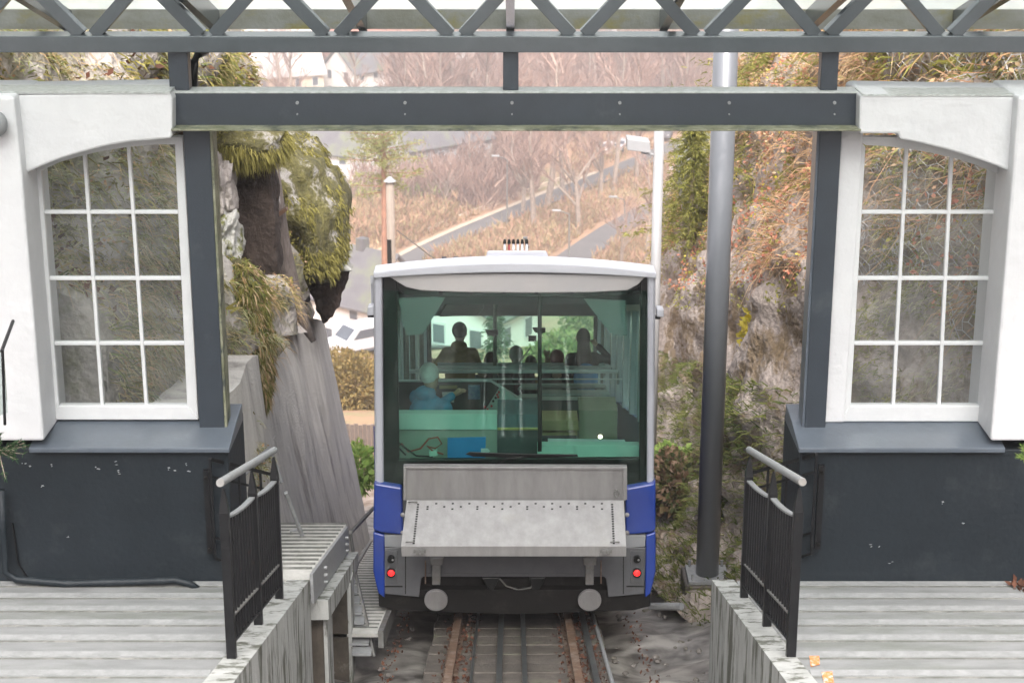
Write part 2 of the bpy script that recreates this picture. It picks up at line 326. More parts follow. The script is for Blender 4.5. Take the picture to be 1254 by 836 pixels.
def ground_mat():
    m = mat('hillside_ground', (.44,.27,.16), (.28,.18,.11), .9, .09, c3=(.26,.25,.12), s3=.035, t3=(.52,.60), k3=.8, bump=.3, bscale=3)
    n = m.node_tree; L = n.links; b = n.nodes['Principled BSDF']; old = b.inputs['Base Color'].links[0].from_socket
    g = n.nodes.new('ShaderNodeNewGeometry'); sx = n.nodes.new('ShaderNodeSeparateXYZ'); L.new(g.outputs['Position'], sx.inputs[0])
    mr = n.nodes.new('ShaderNodeMapRange'); mr.inputs[1].default_value = 24; mr.inputs[2].default_value = 45; L.new(sx.outputs['Y'], mr.inputs[0])
    no = n.nodes.new('ShaderNodeTexNoise'); no.inputs['Scale'].default_value = 3.5; no.inputs['Detail'].default_value = 10; L.new(g.outputs['Position'], no.inputs[0])
    cr = n.nodes.new('ShaderNodeValToRGB'); cr.color_ramp.elements[0].position = .35; cr.color_ramp.elements[0].color = (.045,.04,.035,1)
    cr.color_ramp.elements[1].position = .65; cr.color_ramp.elements[1].color = (.36,.34,.31,1); L.new(no.outputs[0], cr.inputs[0])
    mx = n.nodes.new('ShaderNodeMix'); mx.data_type = 'RGBA'; L.new(mr.outputs[0], mx.inputs[0]); L.new(cr.outputs[0], mx.inputs[6]); L.new(old, mx.inputs[7])
    L.new(mx.outputs[2], b.inputs['Base Color'])
    r = n.nodes.new('ShaderNodeMapRange'); r.inputs[1].default_value = 20; r.inputs[2].default_value = 40; r.inputs[3].default_value = .45; r.inputs[4].default_value = .95
    L.new(sx.outputs['Y'], r.inputs[0]); L.new(r.outputs[0], b.inputs['Roughness']); return m
M['ground'] = ground_mat()
npmesh('ground', np.stack([XX, YY, ZZ], -1), quads, M['ground'], kind='structure', smooth=True)
def hit(px, py):
    d = ray(px, py); t = 20.0
    while t < 3000:
        p = d*t
        if p.z < float(ground(p.x, p.y)): return p
        t *= 1.004
    return p

# ---------------------------------------------------------------- foliage scatter
def blades(name, pos, dirs, length, width, m, droop=.4, jitter=.5, parent=None, kind='stuff', segs=2, rng=RNG):
    """curved tapering blades / leaves: pos (n,3), dirs (n,3)"""
    n = len(pos); d = dirs + rng.normal(0, jitter, (n, 3)); d /= np.linalg.norm(d, axis=1)[:, None]+1e-9
    ln = length*(.5+rng.random(n))[:, None]; wd = width*(.6+.8*rng.random(n))[:, None]
    side = np.cross(d, rng.normal(0, 1, (n, 3))); side /= np.linalg.norm(side, axis=1)[:, None]+1e-9
    dn = np.zeros((n, 3)); dn[:, 2] = -1
    if segs == 1:       # a leaf: a rhombus
        a = pos; b = pos+d*ln*.5+side*wd*.5; c = pos+d*ln+dn*ln*droop*.5; e = pos+d*ln*.5-side*wd*.5
        v = np.stack([a, b, c, e], 1).reshape(-1, 3); f = np.arange(n*4).reshape(n, 4)
        return npmesh(name, v, f, m, parent, kind)
    p1 = pos+d*ln*.55+dn*ln*droop*.12; p2 = pos+d*ln*.9+dn*ln*droop*.6
    v = np.stack([pos-side*wd*.5, pos+side*wd*.5, p1+side*wd*.4, p1-side*wd*.4, p2], 1).reshape(-1, 3)
    k = np.arange(n)*5
    f = np.concatenate([np.stack([k, k+1, k+2], 1), np.stack([k, k+2, k+3], 1), np.stack([k+3, k+2, k+4], 1)])
    return npmesh(name, v, f, m, parent, kind)

class Surf:
    """hillside surface: profile (offset X, height above rail) swept along Y with a noise relief"""
    def __init__(s, prof, shift=lambda Y: 0, lift=lambda Y: 0, amp=.25, ns=.7, seed=0, extra=None):
        s.p = np.array(prof, float); d = np.linalg.norm(np.diff(s.p, axis=0), axis=1); s.s = np.concatenate([[0], np.cumsum(d)]); s.L = s.s[-1]
        s.shift = shift; s.lift = lift; s.amp = amp; s.ns = ns; s.seed = seed; s.extra = extra
    def base(s, Y, t):
        a = t*s.L; x = np.interp(a, s.s, s.p[:,0]); h = np.interp(a, s.s, s.p[:,1])
        return x + s.shift(Y), h + s.lift(Y)
    def at(s, Y, t):
        x, h = s.base(Y, t); e = .01; x2, h2 = s.base(Y, min(1, t+e)); x1, h1 = s.base(Y, max(0, t-e))
        tx, th = x2-x1, h2-h1; l = math.hypot(tx, th) or 1; sgn = -1 if x > 0 else 1
        nx, nz = (-th/l, tx/l) if x > 0 else (th/l, -tx/l)
        q = Vector((x+s.seed*7, Y, h))
        k = s.amp*(noise.fractal(q*s.ns, .8, 2, 6) + .4*abs(noise.noise(q*s.ns*3.1+Vector((9,2,5)))) + .3*abs(noise.noise(q*s.ns*6.7)) - .15)
        st = noise.noise(Vector((q.x*.7+Y*.25, Y*.45, h*2.3))); k += s.amp*.55*(max(0, .25-abs(st))*2.2-.25)
        if s.extra: k += s.extra(Y, h, x)
        return Vector((x + nx*k, Y, R(Y) + h + nz*k)), Vector((nx, -.15, nz)).normalized()
    def mesh(s, name, y0, y1, ny, nt, m, kind='structure'):
        v = []
        for e in range(14):
            for j in range(nt+1):
                p = s.at(y0, j/nt)[0]; d = (13-e)/13; q2 = Vector((p.x, y0, p.z-d*3.2)); q2.y += .30*d**.6*0+.10*noise.fractal(Vector((p.x*1.7, 3.1, q2.z*1.7)),1,2,5); v.append(q2)
        v += [s.at(y0+(y1-y0)*i/ny, j/nt)[0] for i in range(ny+1) for j in range(nt+1)]; ny += 14
        idx = np.arange((ny+1)*(nt+1)).reshape(ny+1, nt+1)
        f = np.stack([idx[:-1,:-1], idx[:-1,1:], idx[1:,1:], idx[1:,:-1]], -1).reshape(-1, 4)
        return npmesh(name, np.array([tuple(q) for q in v]), f, m, kind=kind, smooth=True)
    def pts(s, n, y0, y1, t0, t1, thr=None, ns=1.0, sd=0):
        out = []; nr = []; tries = 0
        while len(out) < n and tries < n*12:
            tries += 1; Y = random.uniform(y0, y1); t = random.uniform(t0, t1)
            if thr is not None and noise.fractal(Vector((Y*ns+sd, t*s.L*ns, sd*3.7)), 1, 2, 3) < thr: continue
            p, q = s.at(Y, t); out.append(tuple(p)); nr.append(tuple(q))
        return np.array(out).reshape(-1, 3), np.array(nr).reshape(-1, 3)

def shiftR(Y): return 1.0*float(1-sm(12.3, 16.5, Y)) + .12*math.sin(Y*.9)
def liftR(Y): return -1.9*float(1-sm(11.9, 15.0, Y))
SR = Surf([(1.5,-.25),(1.85,-.05),(2.15,.2),(2.4,.8),(2.6,1.6),(2.85,2.6),(3.1,3.8),(3.4,5),(3.75,6.2),(4.6,7.6),(6.5,9.5),(10,13)],
          shift=shiftR, lift=liftR, amp=.32, ns=.75, seed=1)
SR.mesh('rocky_hillside', 12.45, 39, 230, 150, M['rock_pink'])
def liftL(Y): return -2.7*float(1-sm(11.9, 15.6, Y)) + .75*float(sm(15, 16, Y)) - .3*float(sm(19,22,Y))
SLF = Surf([(-2.25,1.9),(-2.33,2.55),(-2.5,3.1),(-2.62,3.7),(-2.75,4.5),(-2.95,5.2),(-3.5,5.9),(-4.4,7.0),(-6,8.5),(-8,10),(-11,13)],
           lift=liftL, shift=lambda Y: -.25*float(1-sm(12,14.5,Y)) - .28*float(sm(17.5,20,Y)), amp=.28, ns=.9, seed=3, extra=lambda Y, h, x: -.9*float(sm(14.6,15.4,Y)*(1-sm(18.2,19,Y))*sm(3.2,3.5,h)*(1-sm(4.7,5.0,h))))
SLF.mesh('mossy_hillside', 12.45, 22.6, 130, 140, M['rock'])

# concrete retaining wall below the left hillside
def batter_wall(name, y0, y1, xb, xt, top, label, th=.5, ny=30, nh=24, dx=0):
    v = []; 
    for i in range(ny+1):
        Y = y0+(y1-y0)*i/ny
        for j in range(nh+1):
            h = -.5 + (top(Y)+.5)*j/nh; x = xb + (xt-xb)*(h/2.7)
            k = .05*noise.fractal(Vector((Y*.9, h*.4, 5)), 1, 2, 5) + .02*noise.noise(Vector((Y*5, h*.7, 2)))
            v.append((x+k+dx*(Y-y0), Y, R(Y)+h))
    n0 = len(v); idx = np.arange(n0).reshape(ny+1, nh+1)
    f = [tuple(q) for q in np.stack([idx[:-1,:-1], idx[1:,:-1], idx[1:,1:], idx[:-1,1:]], -1).reshape(-1, 4)]
    bt = []; bb = []
    for i in range(ny+1):
        q = v[idx[i,nh]]; v.append((q[0]-th, q[1], q[2]+.02)); bt.append(len(v)-1)
    for i in range(ny): f.append((idx[i,nh], idx[i+1,nh], bt[i+1], bt[i]))
    for (i, rev) in ((ny, 0), (0, 1)):          # end faces
        q = v[idx[i,0]]; v.append((q[0]-th, q[1], q[2])); c = len(v)-1
        ring = [int(idx[i,j]) for j in range(nh+1)] + [bt[i], c]
        f.append(tuple(ring if not rev else ring[::-1]))
    mb = MB(); mb.v = v; mb.f = [tuple(int(a) for a in q) for q in f]
    return one(name, label, 'retaining wall', mb, M['retain'])
batter_wall('retaining_wall', 15.3, 22.2, -1.95, -2.42, lambda Y: 3.35+.12*math.sin(Y*1.8)-.7*float(sm(18.5,22,Y)), 'tall stained concrete retaining wall below the mossy boulder')
batter_wall('retaining_wall', 12.5, 15.25, -2.02, -2.26, lambda Y: 2.5-.35*float(1-sm(12.5,15,Y)), 'lighter stretch of concrete retaining wall right beside the left steel column', ny=14)

def rockmesh(name, c, r, m, label=None, cat=None, seed=0, amp=.22, ns=1.2, parent=None, sub=5, flat=0):
    import bmesh
    bm = bmesh.new(); bmesh.ops.create_icosphere(bm, subdivisions=sub, radius=1)
    for v in bm.verts:
        p = v.co.copy(); q = Vector((abs(p.x)**.75*(1 if p.x>0 else -1), abs(p.y)**.75*(1 if p.y>0 else -1), abs(p.z)**.75*(1 if p.z>0 else -1)))
        k = 1+amp*noise.fractal(p*ns+Vector((seed*3.3,1,2)), 1, 2, 5)
        v.co = Vector((q.x*r[0], q.y*r[1], q.z*r[2]))*k + Vector(c)
    mb = MB(); mb.v = [tuple(v.co) for v in bm.verts]; mb.f = [tuple(v.index for v in f.verts) for f in bm.faces]; bm.free()
    o = mb.build(name, m, parent, smooth=True)
    if label: tag(o, label, cat)
    return o
# big mossy boulder with the dark ledge rock under it
bc = P(372, 258, 20.6)
boul = thing('mossy_boulder', (bc.x, bc.y, bc.z-.8), 'big boulder shaggy with yellow green moss above the retaining wall', 'boulder')
rb = rockmesh('rock', bc, (.50,1.3,.80), M['moss'], seed=2, amp=.26, ns=1.6, parent=boul)
for v_ in rb.data.vertices: v_.co.x += -.28*max(0, v_.co.z-.9)
me = rb.data; vv = np.zeros(len(me.vertices)*3); me.vertices.foreach_get('co', vv); vv = vv.reshape(-1,3)+np.array(boul.location)
nn = np.zeros(len(me.vertices)*3); me.vertices.foreach_get('normal', nn); nn = nn.reshape(-1,3)
sel = RNG.integers(0, len(vv), 26000); jj = RNG.normal(0,.018,(26000,3))
keep = np.array([noise.fractal(Vector(vv[i])*2.2, 1, 2, 3) > -.02 and nn[i][2] > -.45 for i in sel]); sel = sel[keep]; jj = jj[keep]
blades('moss', vv[sel]+jj, nn[sel]*.4+np.array([.4,-.2,-.75]), .06, .013, M['mossb'], droop=.8, jitter=.3, parent=boul)
lp = [P(372,322,20.3), P(427,330,20.3), P(421,352,20.3), P(408,388,20.3), P(396,400,20.3), P(386,372,20.3), P(372,340,20.3)]
mb = MB(); mb.prism(lp, (-.15, 1.5, -.3)); o = mb.build('ledge_rock', M['darkrock'], None, bevel=.03); tag(o, 'dark brown wedge of rock jutting out under the mossy boulder', 'rock')
sub = o.modifiers.new('sub','SUBSURF'); sub.subdivision_type='SIMPLE'; sub.levels=3; sub.render_levels=4
tx = bpy.data.textures.new('rocky', 'CLOUDS'); tx.noise_scale = .22; dm = o.modifiers.new('disp','DISPLACE'); dm.texture = tx; dm.strength=.12; dm.texture_coords='GLOBAL'
mb = MB(); mb.prism([P(352,285,20.0), P(372,283,20.0), P(432,332,20.0), P(372,334,20.0), P(350,310,20.0)], (-.1, 1.2, -.25))
o = mb.build('lichen_rock', M['palerock'], None, bevel=.03); tag(o, 'pale lichen covered slab between boulder and dark rock', 'rock')
sub = o.modifiers.new('sub','SUBSURF'); sub.subdivision_type='SIMPLE'; sub.levels=3; sub.render_levels=4
dm = o.modifiers.new('disp','DISPLACE'); dm.texture = tx; dm.strength=.1; dm.texture_coords='GLOBAL'
# weathered post beside the boulder
mb = MB(); mb.tube([P(325,120,18.6), P(334,200,18.6), P(346,300,18.6), P(358,370,18.6), P(384,418,18.55)], [.045,.06,.085,.12,.03], 9)
one('weathered_post', 'old grey brown timber post streaked white, leaning along the wall by the boulder', 'post', mb, M['wood'], smooth=True)
mb = MB(); mb.pprism([(338,262),(350,255),(352,258),(341,266)], 18.4, .1)
one('rusty_bracket', 'small rusty bracket on the weathered timber post', 'bracket', mb, M['rust'])
# soil face with the recess shade put into its colour, and rocks round it
def rough(name, pts, Y, off, m, label, st=.1, cat='rock', kind=None):
    mb = MB(); mb.prism([P(x, y, Y) for x, y in pts], off); o = mb.build(name, m, bevel=.03)
    if kind: o['kind'] = kind
    else: tag(o, label, cat)
    a = o.modifiers.new('sub','SUBSURF'); a.subdivision_type='SIMPLE'; a.levels=3; a.render_levels=4
    b = o.modifiers.new('disp','DISPLACE'); b.texture = tx; b.strength=st; b.texture_coords='GLOBAL'
rough('soil_recess_shade', [(284,186),(325,196),(334,232),(340,340),(292,352),(284,270)], 17.3, (0,.5,0), M['shaded_soil'], '', kind='structure')
rockmesh('grey_rock', P(268,232,16.9), (.14,.4,.34), M['rock'], 'grey lumpy rock left of the dark recess beside the column', 'rock', seed=4, sub=5, amp=.4, ns=2)
rockmesh('grey_rock', P(272,290,16.7), (.17,.4,.26), M['palerock'], 'pale broken rock below the grey lumpy rock beside the column', 'rock', seed=9, sub=5, amp=.4, ns=2)
mossy = thing('moss_cap', P(300,178,17.2), 'green moss cap hanging over the dark recess', 'moss')
rockmesh('turf', P(297,172,17.4), (.42,.5,.16), M['moss'], seed=6, sub=4, parent=mossy)
n_ = 5000; u_ = RNG.normal(0,1,(n_,3)); u_ /= np.linalg.norm(u_,axis=1)[:,None]; c_ = np.array(P(297,172,17.4))
blades('moss', c_+u_*np.array([.42,.5,.17]), u_*.5+np.array([.3,-.3,-.6]), .11, .014, M['mossb'], droop=.8, jitter=.3, parent=mossy)

# hillside growth, left
p, q = SLF.pts(26000, 12.5, 19, .02, .75, -.3, .9, 1); blades('dry_grass', p, q*.5+np.array([.55,-.2,-.15]), .13, .009, M['grass'], droop=.9, jitter=.45)
p, q = SLF.pts(16000, 12.5, 19, .05, .9, .0, 1.1, 5); blades('moss_growth', p, q*.5+np.array([.4,-.1,-.2]), .12, .02, M['mossb'], droop=.8, jitter=.4)
p, q = SLF.pts(7000, 12.5, 18.5, .0, .5, .1, .8, 9); blades('straw_grass', p, q*.5+np.array([.4,-.3,-.1]), .17, .007, M['straw'], droop=1.1, jitter=.35)
p, q = SLF.pts(6000, 12.5, 22.4, .1, .95, .15, .8, 13); blades('green_tufts', p, q*.6+np.array([.3,-.2,.1]), .2, .014, M['green'], droop=.7, jitter=.4)
p, q = SLF.pts(2500, 12.5, 20, .1, .7, .2, 1.3, 21); blades('fallen_leaf_litter', p, q, .07, .05, M['deadleaf'], droop=.1, jitter=.7, segs=1)
# hanging mound of grass over the wall
mp_ = [P(298,360,15.6), P(305,395,15.5), P(312,435,15.45), P(314,470,15.4), P(318,495,15.4)]
mound = thing('hanging_grass_mound', mp_[2], 'shaggy mound of moss and grass hanging down over the concrete wall', 'grass mound')
mb = MB(); mb.tube([P(288,330,15.9)]+mp_, [.13,.20,.17,.14,.10,.05], 12)
o = mb.build('turf', M['moss'], mound, smooth=True)
mp2 = [P(288,335,15.9)]+mp_
pos = []; dr = []
for _ in range(16000):
    t = random.random()*4.999; i = int(t); a = mp2[i].lerp(mp2[i+1], t-i); rr_ = [.16,.22,.19,.15,.12,.05]; r = rr_[i]*(1-(t-i))+rr_[i+1]*(t-i)
    u = Vector((random.gauss(0,1), random.gauss(-.4,1), random.gauss(0,1))).normalized(); pos.append(tuple(a+u*r*(1+.35*noise.noise(a*5+u*2)))); dr.append((u.x+.1, u.y-.2, u.z-1.0))
pos = np.array(pos); dr = np.array(dr)
for nm, m_, a, b, ln in (('moss','mossb',0,8500,.06),('grass','straw',8500,11500,.09),('green_grass','green',11500,16000,.07)):
    blades(nm, pos[a:b], dr[a:b], ln, .011, M[m_], droop=.8, jitter=.35, parent=mound)

# hillside growth, right
p, q = SR.pts(15000, 12.6, 38, .36, .85, .0, .8, 2); blades('dry_grass', p, q*.5+np.array([-.5,-.2,-.1]), .15, .010, M['grass'], droop=.9, jitter=.4)
p, q = SR.pts(30000, 12.6, 38, .36, .95, -.15, .7, 6); blades('orange_growth', p, q*.5+np.array([-.4,-.2,.1]), .19, .011, M['orange'], droop=.6, jitter=.7)
p, q = SR.pts(15000, 12.6, 38, .36, .95, -.05, .8, 8); blades('straw_growth', p, q*.5+np.array([-.4,-.2,.2]), .26, .009, M['straw'], droop=.8, jitter=.6)
p, q = SR.pts(22000, 12.6, 38, .30, .98, .0, .9, 11); blades('green_yellow_growth', p, q*.5+np.array([-.3,-.2,.1]), .22, .02, M['spruce'], droop=.5, jitter=.5)
p, q = SR.pts(26000, 12.6, 38, .0, .17, -.4, .9, 15); blades('verge_grass', p, q*.7+np.array([-.2,-.2,.4]), .16, .012, M['green'], droop=.6, jitter=.4)
p, q = SR.pts(9000, 14, 34, .24, .68, .12, 1.0, 18); blades('red_leaves', p+q*.12, q, .05, .035, M['redleaf'], droop=.2, jitter=.8, segs=1)
p, q = SR.pts(2500, 12.6, 20, .25, .5, .0, 1.2, 23); blades('brown_stems', p, q*.4+np.array([-.5,-.2,.2]), .5, .008, M['orange'], droop=.9, jitter=.4)
for nm_, mt_, cnt_, a0_, a1_, thr_, sd_ in (('rust_leaves','orange',26000,.3,.98,-.1,41),('olive_leaves','spruce',16000,.22,.98,.0,43),('straw_leaves','straw',14000,.3,.98,.0,47),('gold_leaves','yelleaf',2500,.25,.7,.25,49)):
    p, q = SR.pts(cnt_, 12.6, 38, a0_, a1_, thr_, 1.1, sd_); blades(nm_, p+q*RNG.random((len(p),1))*.16, q, .045, .03, M[mt_], droop=.2, jitter=.9, segs=1)
for nm_, mt_, cnt_, thr_, sd_ in (('bank_leaves','orange',5000,.1,51),('bank_moss_leaves','mossb',14000,-.1,53)):
    p, q = SLF.pts(cnt_, 12.5, 20, .03, .9, thr_, 1.1, sd_); blades(nm_, p+q*RNG.random((len(p),1))*.08, q, .035, .025, M[mt_], droop=.2, jitter=.9, segs=1)
p, q = SLF.pts(22000, 12.5, 15.5, .02, .8, -.2, 1.3, 31); blades('window_bank_grass', p, q*.6+np.array([.3,-.3,-.1]), .12, .006, M['palegrass'], droop=.9, jitter=.4)
p, q = SLF.pts(14000, 12.5, 15.5, .02, .8, .0, 1.5, 33); blades('window_bank_green_grass', p, q*.6+np.array([.3,-.3,-.1]), .11, .006, M['palegreen'], droop=.9, jitter=.4)
p, q = SR.pts(12000, 12.5, 16, .1, .7, .05, 1.3, 35); blades('window_rock_grass', p, q*.6+np.array([-.3,-.3,-.1]), .11, .006, M['palegrass'], droop=.9, jitter=.4)
p, q = SR.pts(7000, 12.5, 16, .1, .7, .1, 1.1, 37); blades('window_rock_moss', p, q*.6+np.array([-.3,-.3,.1]), .10, .012, M['spruce'], droop=.6, jitter=.5)
# yellow leaf patch and bush at the toe
def cloud(name, c, r, n, m, ln, wd, label, cat, droop=.3, up=.3, core=None):
    t = thing(name, Vector(c)-Vector((0,0,r[2])), label, cat)
    u = RNG.normal(0,1,(n,3)); u /= np.linalg.norm(u,axis=1)[:,None]; k = (.35+.65*RNG.random(n)**.5)[:,None]
    lump = np.array([1+.35*noise.noise(Vector(a)*1.8+Vector(c)) for a in u])[:,None]
    pos = np.array(c)+u*k*lump*np.array(r)
    blades('foliage', pos, u+np.array([0,0,up]), ln, wd, m, droop=droop, jitter=.6, segs=1, parent=t, kind='stuff')
    mb = MB()
    for a in range(9):
        d = Vector((random.gauss(0,.5), random.gauss(0,.5), random.uniform(.4,1))); mb.tube([Vector(c)-Vector((0,0,r[2])), Vector(c)+Vector((d.x*r[0],d.y*r[1],d.z*r[2]*.7))], [.012*max(1,r[2]),.004], 4)
    mb.build('stems', M['bark'], t); return t
cloud('yellow_leaved_shrub', P(928,415,20.2), (.20,.25,.42), 420, M['yelleaf'], .10, .07, 'bright yellow leaves of a shrub on the right rock face', 'shrub')
cloud('leafy_bush', P(826,592,21.5), (.34,.8,.34), 2200, M['bushleaf'], .10, .07, 'dark green and reddish leafy bush right of the blue railcar', 'bush')
cloud('pale_leaved_bush', P(822,566,22.5), (.28,.5,.2), 900, M['freshleaf'], .10, .05, 'pale green bush top right of the railcar corner', 'bush')
cloud('fresh_green_bush', P(440,572,23.5), (.22,.5,.28), 900, M['freshleaf'], .1, .06, 'fresh green bush between retaining wall and railcar', 'bush')
cloud('ochre_hedge', P(430,478,62), (1.6,1.5,1.35), 14000, M['ochre'], .17, .08, 'ochre brown hedge left of the railcar below the parked van', 'hedge')
# spruce on the cliff edge
def conifer(name, base, h, r, m, label, n=26, trunk='bark', ln=.2, wd=.05, per=46):
    t = thing(name, base, label, 'spruce tree'); mb = MB(); mb.tube([base, base+Vector((0,0,h))], [.06*h/2.2,.01], 6); mb.build('trunk', M[trunk], t)
    pos = []; dr = []
    for i in range(n):
        f_ = i/n; z = h*(.08+.9*f_); rr = r*(1-f_)**.8+.06
        for k in range(9):
            a = 2*math.pi*(k+i*.37)/9+random.gauss(0,.2); L_ = rr*random.uniform(.45,1.5)
            for s_ in range(per//9+3):
                q = random.random(); pos.append((base.x+math.cos(a)*L_*q, base.y+math.sin(a)*L_*q, base.z+z-.22*q*rr+random.gauss(0,.03))); dr.append((math.cos(a)+random.gauss(0,.4), math.sin(a)+random.gauss(0,.4), .05))
    blades('crown', np.array(pos), np.array(dr), ln, wd, m, droop=.5, jitter=.45, parent=t); return t
conifer('spruce_tree', P(846,300,30.5), 2.3, .95, M['spruce'], 'yellow green spruce on the cliff edge left of the big grey pole', n=22, ln=.10, wd=.016, per=420)
conifer('spruce_tree', P(952,118,26), 2.6, 1.1, M['spruce'], 'olive spruce above the steel beam near the right strut', n=24, ln=.10, wd=.016, per=300)
rockmesh('pale_rock', P(862,215,32), (.5,.8,.85), M['palerock'], 'pale bare rock sticking up behind the spruce on the right', 'rock', seed=8)

# wire netting on the rock behind the right window
def netting():
    mb = MB(); c = .115; y = 12.8
    def pt(i, j, di, dj):
        Y = 12.9+ (i+di)*c*.9; t = .24 + (j+dj)*c/SR.L
        p, q = SR.at(Y, min(t, .62)); return p+q*.05
    for i in range(34):
        for j in range(0, 44):
            o_ = .5 if j % 2 else 0
            a = pt(i, j, o_, 0); b = pt(i, j, o_, .62); c1 = pt(i, j, o_+.5, 1.0); c2 = pt(i, j, o_-.5, 1.0)
            w_ = .0045
            mb.tube([a, b], w_, 3, cap=False); mb.tube([b, c1], w_, 3, cap=False); mb.tube([b, c2], w_, 3, cap=False)
    one('wire_netting', 'pale hexagonal wire netting draped over the rock behind the right window', 'wire netting', mb, M['wire'])
netting()

# ---------------------------------------------------------------- station front
YW, YP, YC = 12.05, 11.75, 12.0       # window plane, plinth front, column
def zat(py, Y): return P(627, py, Y).z
def xat(px, py, Y): return P(px, py, Y).x
# plinths
for side, xs_, lab in ((0, ((-60,548),(279,548),(283,722),(-60,722)), 'dark slate painted plinth wall below the left arched window'),
                       (1, ((980,550),(1320,550),(1320,716),(977,716)), 'dark slate painted plinth wall below the right arched window')):
    t = thing('plinth_wall', P(xs_[0][0]*.5+xs_[1][0]*.5, 718, YP+.3), lab, 'plinth wall')
    pts = [P(x, y, YP) for x, y in xs_]
    xi = pts[1].x if side == 0 else pts[0].x; xo = -4.6 if side == 0 else 4.6
    mb = MB(); mb.box(min(xi,xo), max(xi,xo), YP, YP+.75, zat(745, YP), pts[0].z); mb.build('wall', M['plinth'], t, bevel=.01)
    # sloping sill
    zb, zf = zat(516, YW), zat(548, YP-.05); x1 = xi + (.02 if side == 0 else -.02)
    xo2 = xat(38, 548, YP) if side == 0 else xat(1228, 550, YP)
    a, b = sorted((x1, xo2))
    mb = MB(); mb.prism([(a, YP-.06, zf), (a, YP-.06, zf-.035), (a, YW+.3, zf-.035), (a, YW+.3, zb+.03), (a, YW, zb)], (b-a, 0, 0))
    mb.build('sill', M['sill'], t, bevel=.006)
cm = MB()
for (x, y) in ((30,570),(35,572),(63,570),(118,571),(122,573),(143,566),(145,575),(147,577),(208,572),(214,574),(228,570),(231,576),(50,594),(83,655),(1065,667),(1079,668),(1154,616),(1090,690),(1180,640)):
    for _ in range(2):
        c = P(x+random.gauss(0,1.5), y+random.gauss(0,1.5), YP-.001); a = random.uniform(.004,.013); b = random.uniform(.002,.006); k_ = random.uniform(-.5,.5)
        cm.prism([c+Vector((-a,0,-b*k_)), c+Vector((-a*.2,0,-b)), c+Vector((a,0,b*k_)), c+Vector((a*.3,0,b))], (0,-.001,0))
o_c = cm.build('paint_chips', M['palepole'], kind='stuff')
# left pipe, gutter dirt
mb = MB(); pp = [P(2,600,YP-.1), P(4,650,YP-.1), P(6,700,YP-.1), P(20,709,YP-.1), P(80,714,YP-.1), P(160,712,YP-.1), P(215,710,YP-.1), P(232,714,YP-.1), P(246,724,YP-.1)]
one('drain_pipe', 'dark ribbed conduit along the foot of the left plinth', 'pipe', (mb.tube(pp, .027, 10), mb)[1], M['plinth'], smooth=True)
mb = MB(); mb.tube([P(15,640,YP-.03), P(22,690,YP-.03), P(32,705,YP-.03)], .008, 5)
one('thin_cable', 'thin dark cable hanging at the left end of the left plinth', 'cable', mb, M['iron'])

# white masonry with half-arched openings
def px_arch(side):
    if side == 0:
        a = [(30,213),(45,206),(62,199),(85,191),(110,184),(134,178),(160,174),(185,172),(208,171)]
        return [(-60,110),(60,108),(208,109),(211,125),(211,168)] + a[::-1] + [(30,330)]
    a = [(1052,164),(1100,164),(1102,171),(1125,175),(1150,181),(1175,188),(1200,196),(1222,204),(1239,212)]
    return a
YL = YP + .05
tL = thing('white_arch_wall', P(100,540,YL), 'white rendered wall over the left half arched window', 'wall')
mb = MB(); aL = [(30,213),(45,206),(62,199),(85,191),(110,184),(134,178),(160,174),(185,172),(209,170)]
mb.pprism([(x, y) for x, y in aL] + [(211,166),(211,122),(208,113),(18,116),(18,213)], YL, .55); mb.build('lintel', M['white'], tL, bevel=.015)
mb = MB(); q0 = P(18,118,YL-.12)
mb.prism([P(-90,118,YL-.12), P(17,118,YL-.12), P(27,213,YL-.12), P(54,540,YL-.12), P(-90,540,YL-.12)], (0,.67,0)); mb.build('pier', M['white'], tL, bevel=.02)
mb = MB(); mb.box(xat(-90,110,YL), xat(208,110,YL), YL-.004, YL+.26, zat(115,YL), zat(112,YL)); mb.build('coping', M['wet_top'], tL)
tR = thing('white_arch_wall', P(1150,540,YL), 'white rendered wall over the right half arched window', 'wall')
mb = MB(); aR = px_arch(1)
mb.pprism(aR[::-1] + [(1053,118),(1058,115),(1244,118),(1243,213)], YL, .55); mb.build('lintel', M['white'], tR, bevel=.015)
mb = MB(); mb.prism([P(1247,118,YL-.12), P(1340,118,YL-.12), P(1340,540,YL-.12), P(1213,540,YL-.12), P(1240,213,YL-.12)], (0,.67,0)); mb.build('pier', M['white'], tR, bevel=.02)
mb = MB(); mb.prism([P(1030,158,YW-.02), P(1058,158,YW-.02), P(1034,517,YW-.02), P(1010,517,YW-.02)], (0,.3,0)); mb.build('jamb', M['white'], tR, bevel=.01)
mb = MB(); mb.box(xat(1056,110,YL), xat(1340,110,YL), YL-.004, YL+.26, zat(118,YL), zat(115.5,YL)); mb.build('coping', M['wet_top'], tR)

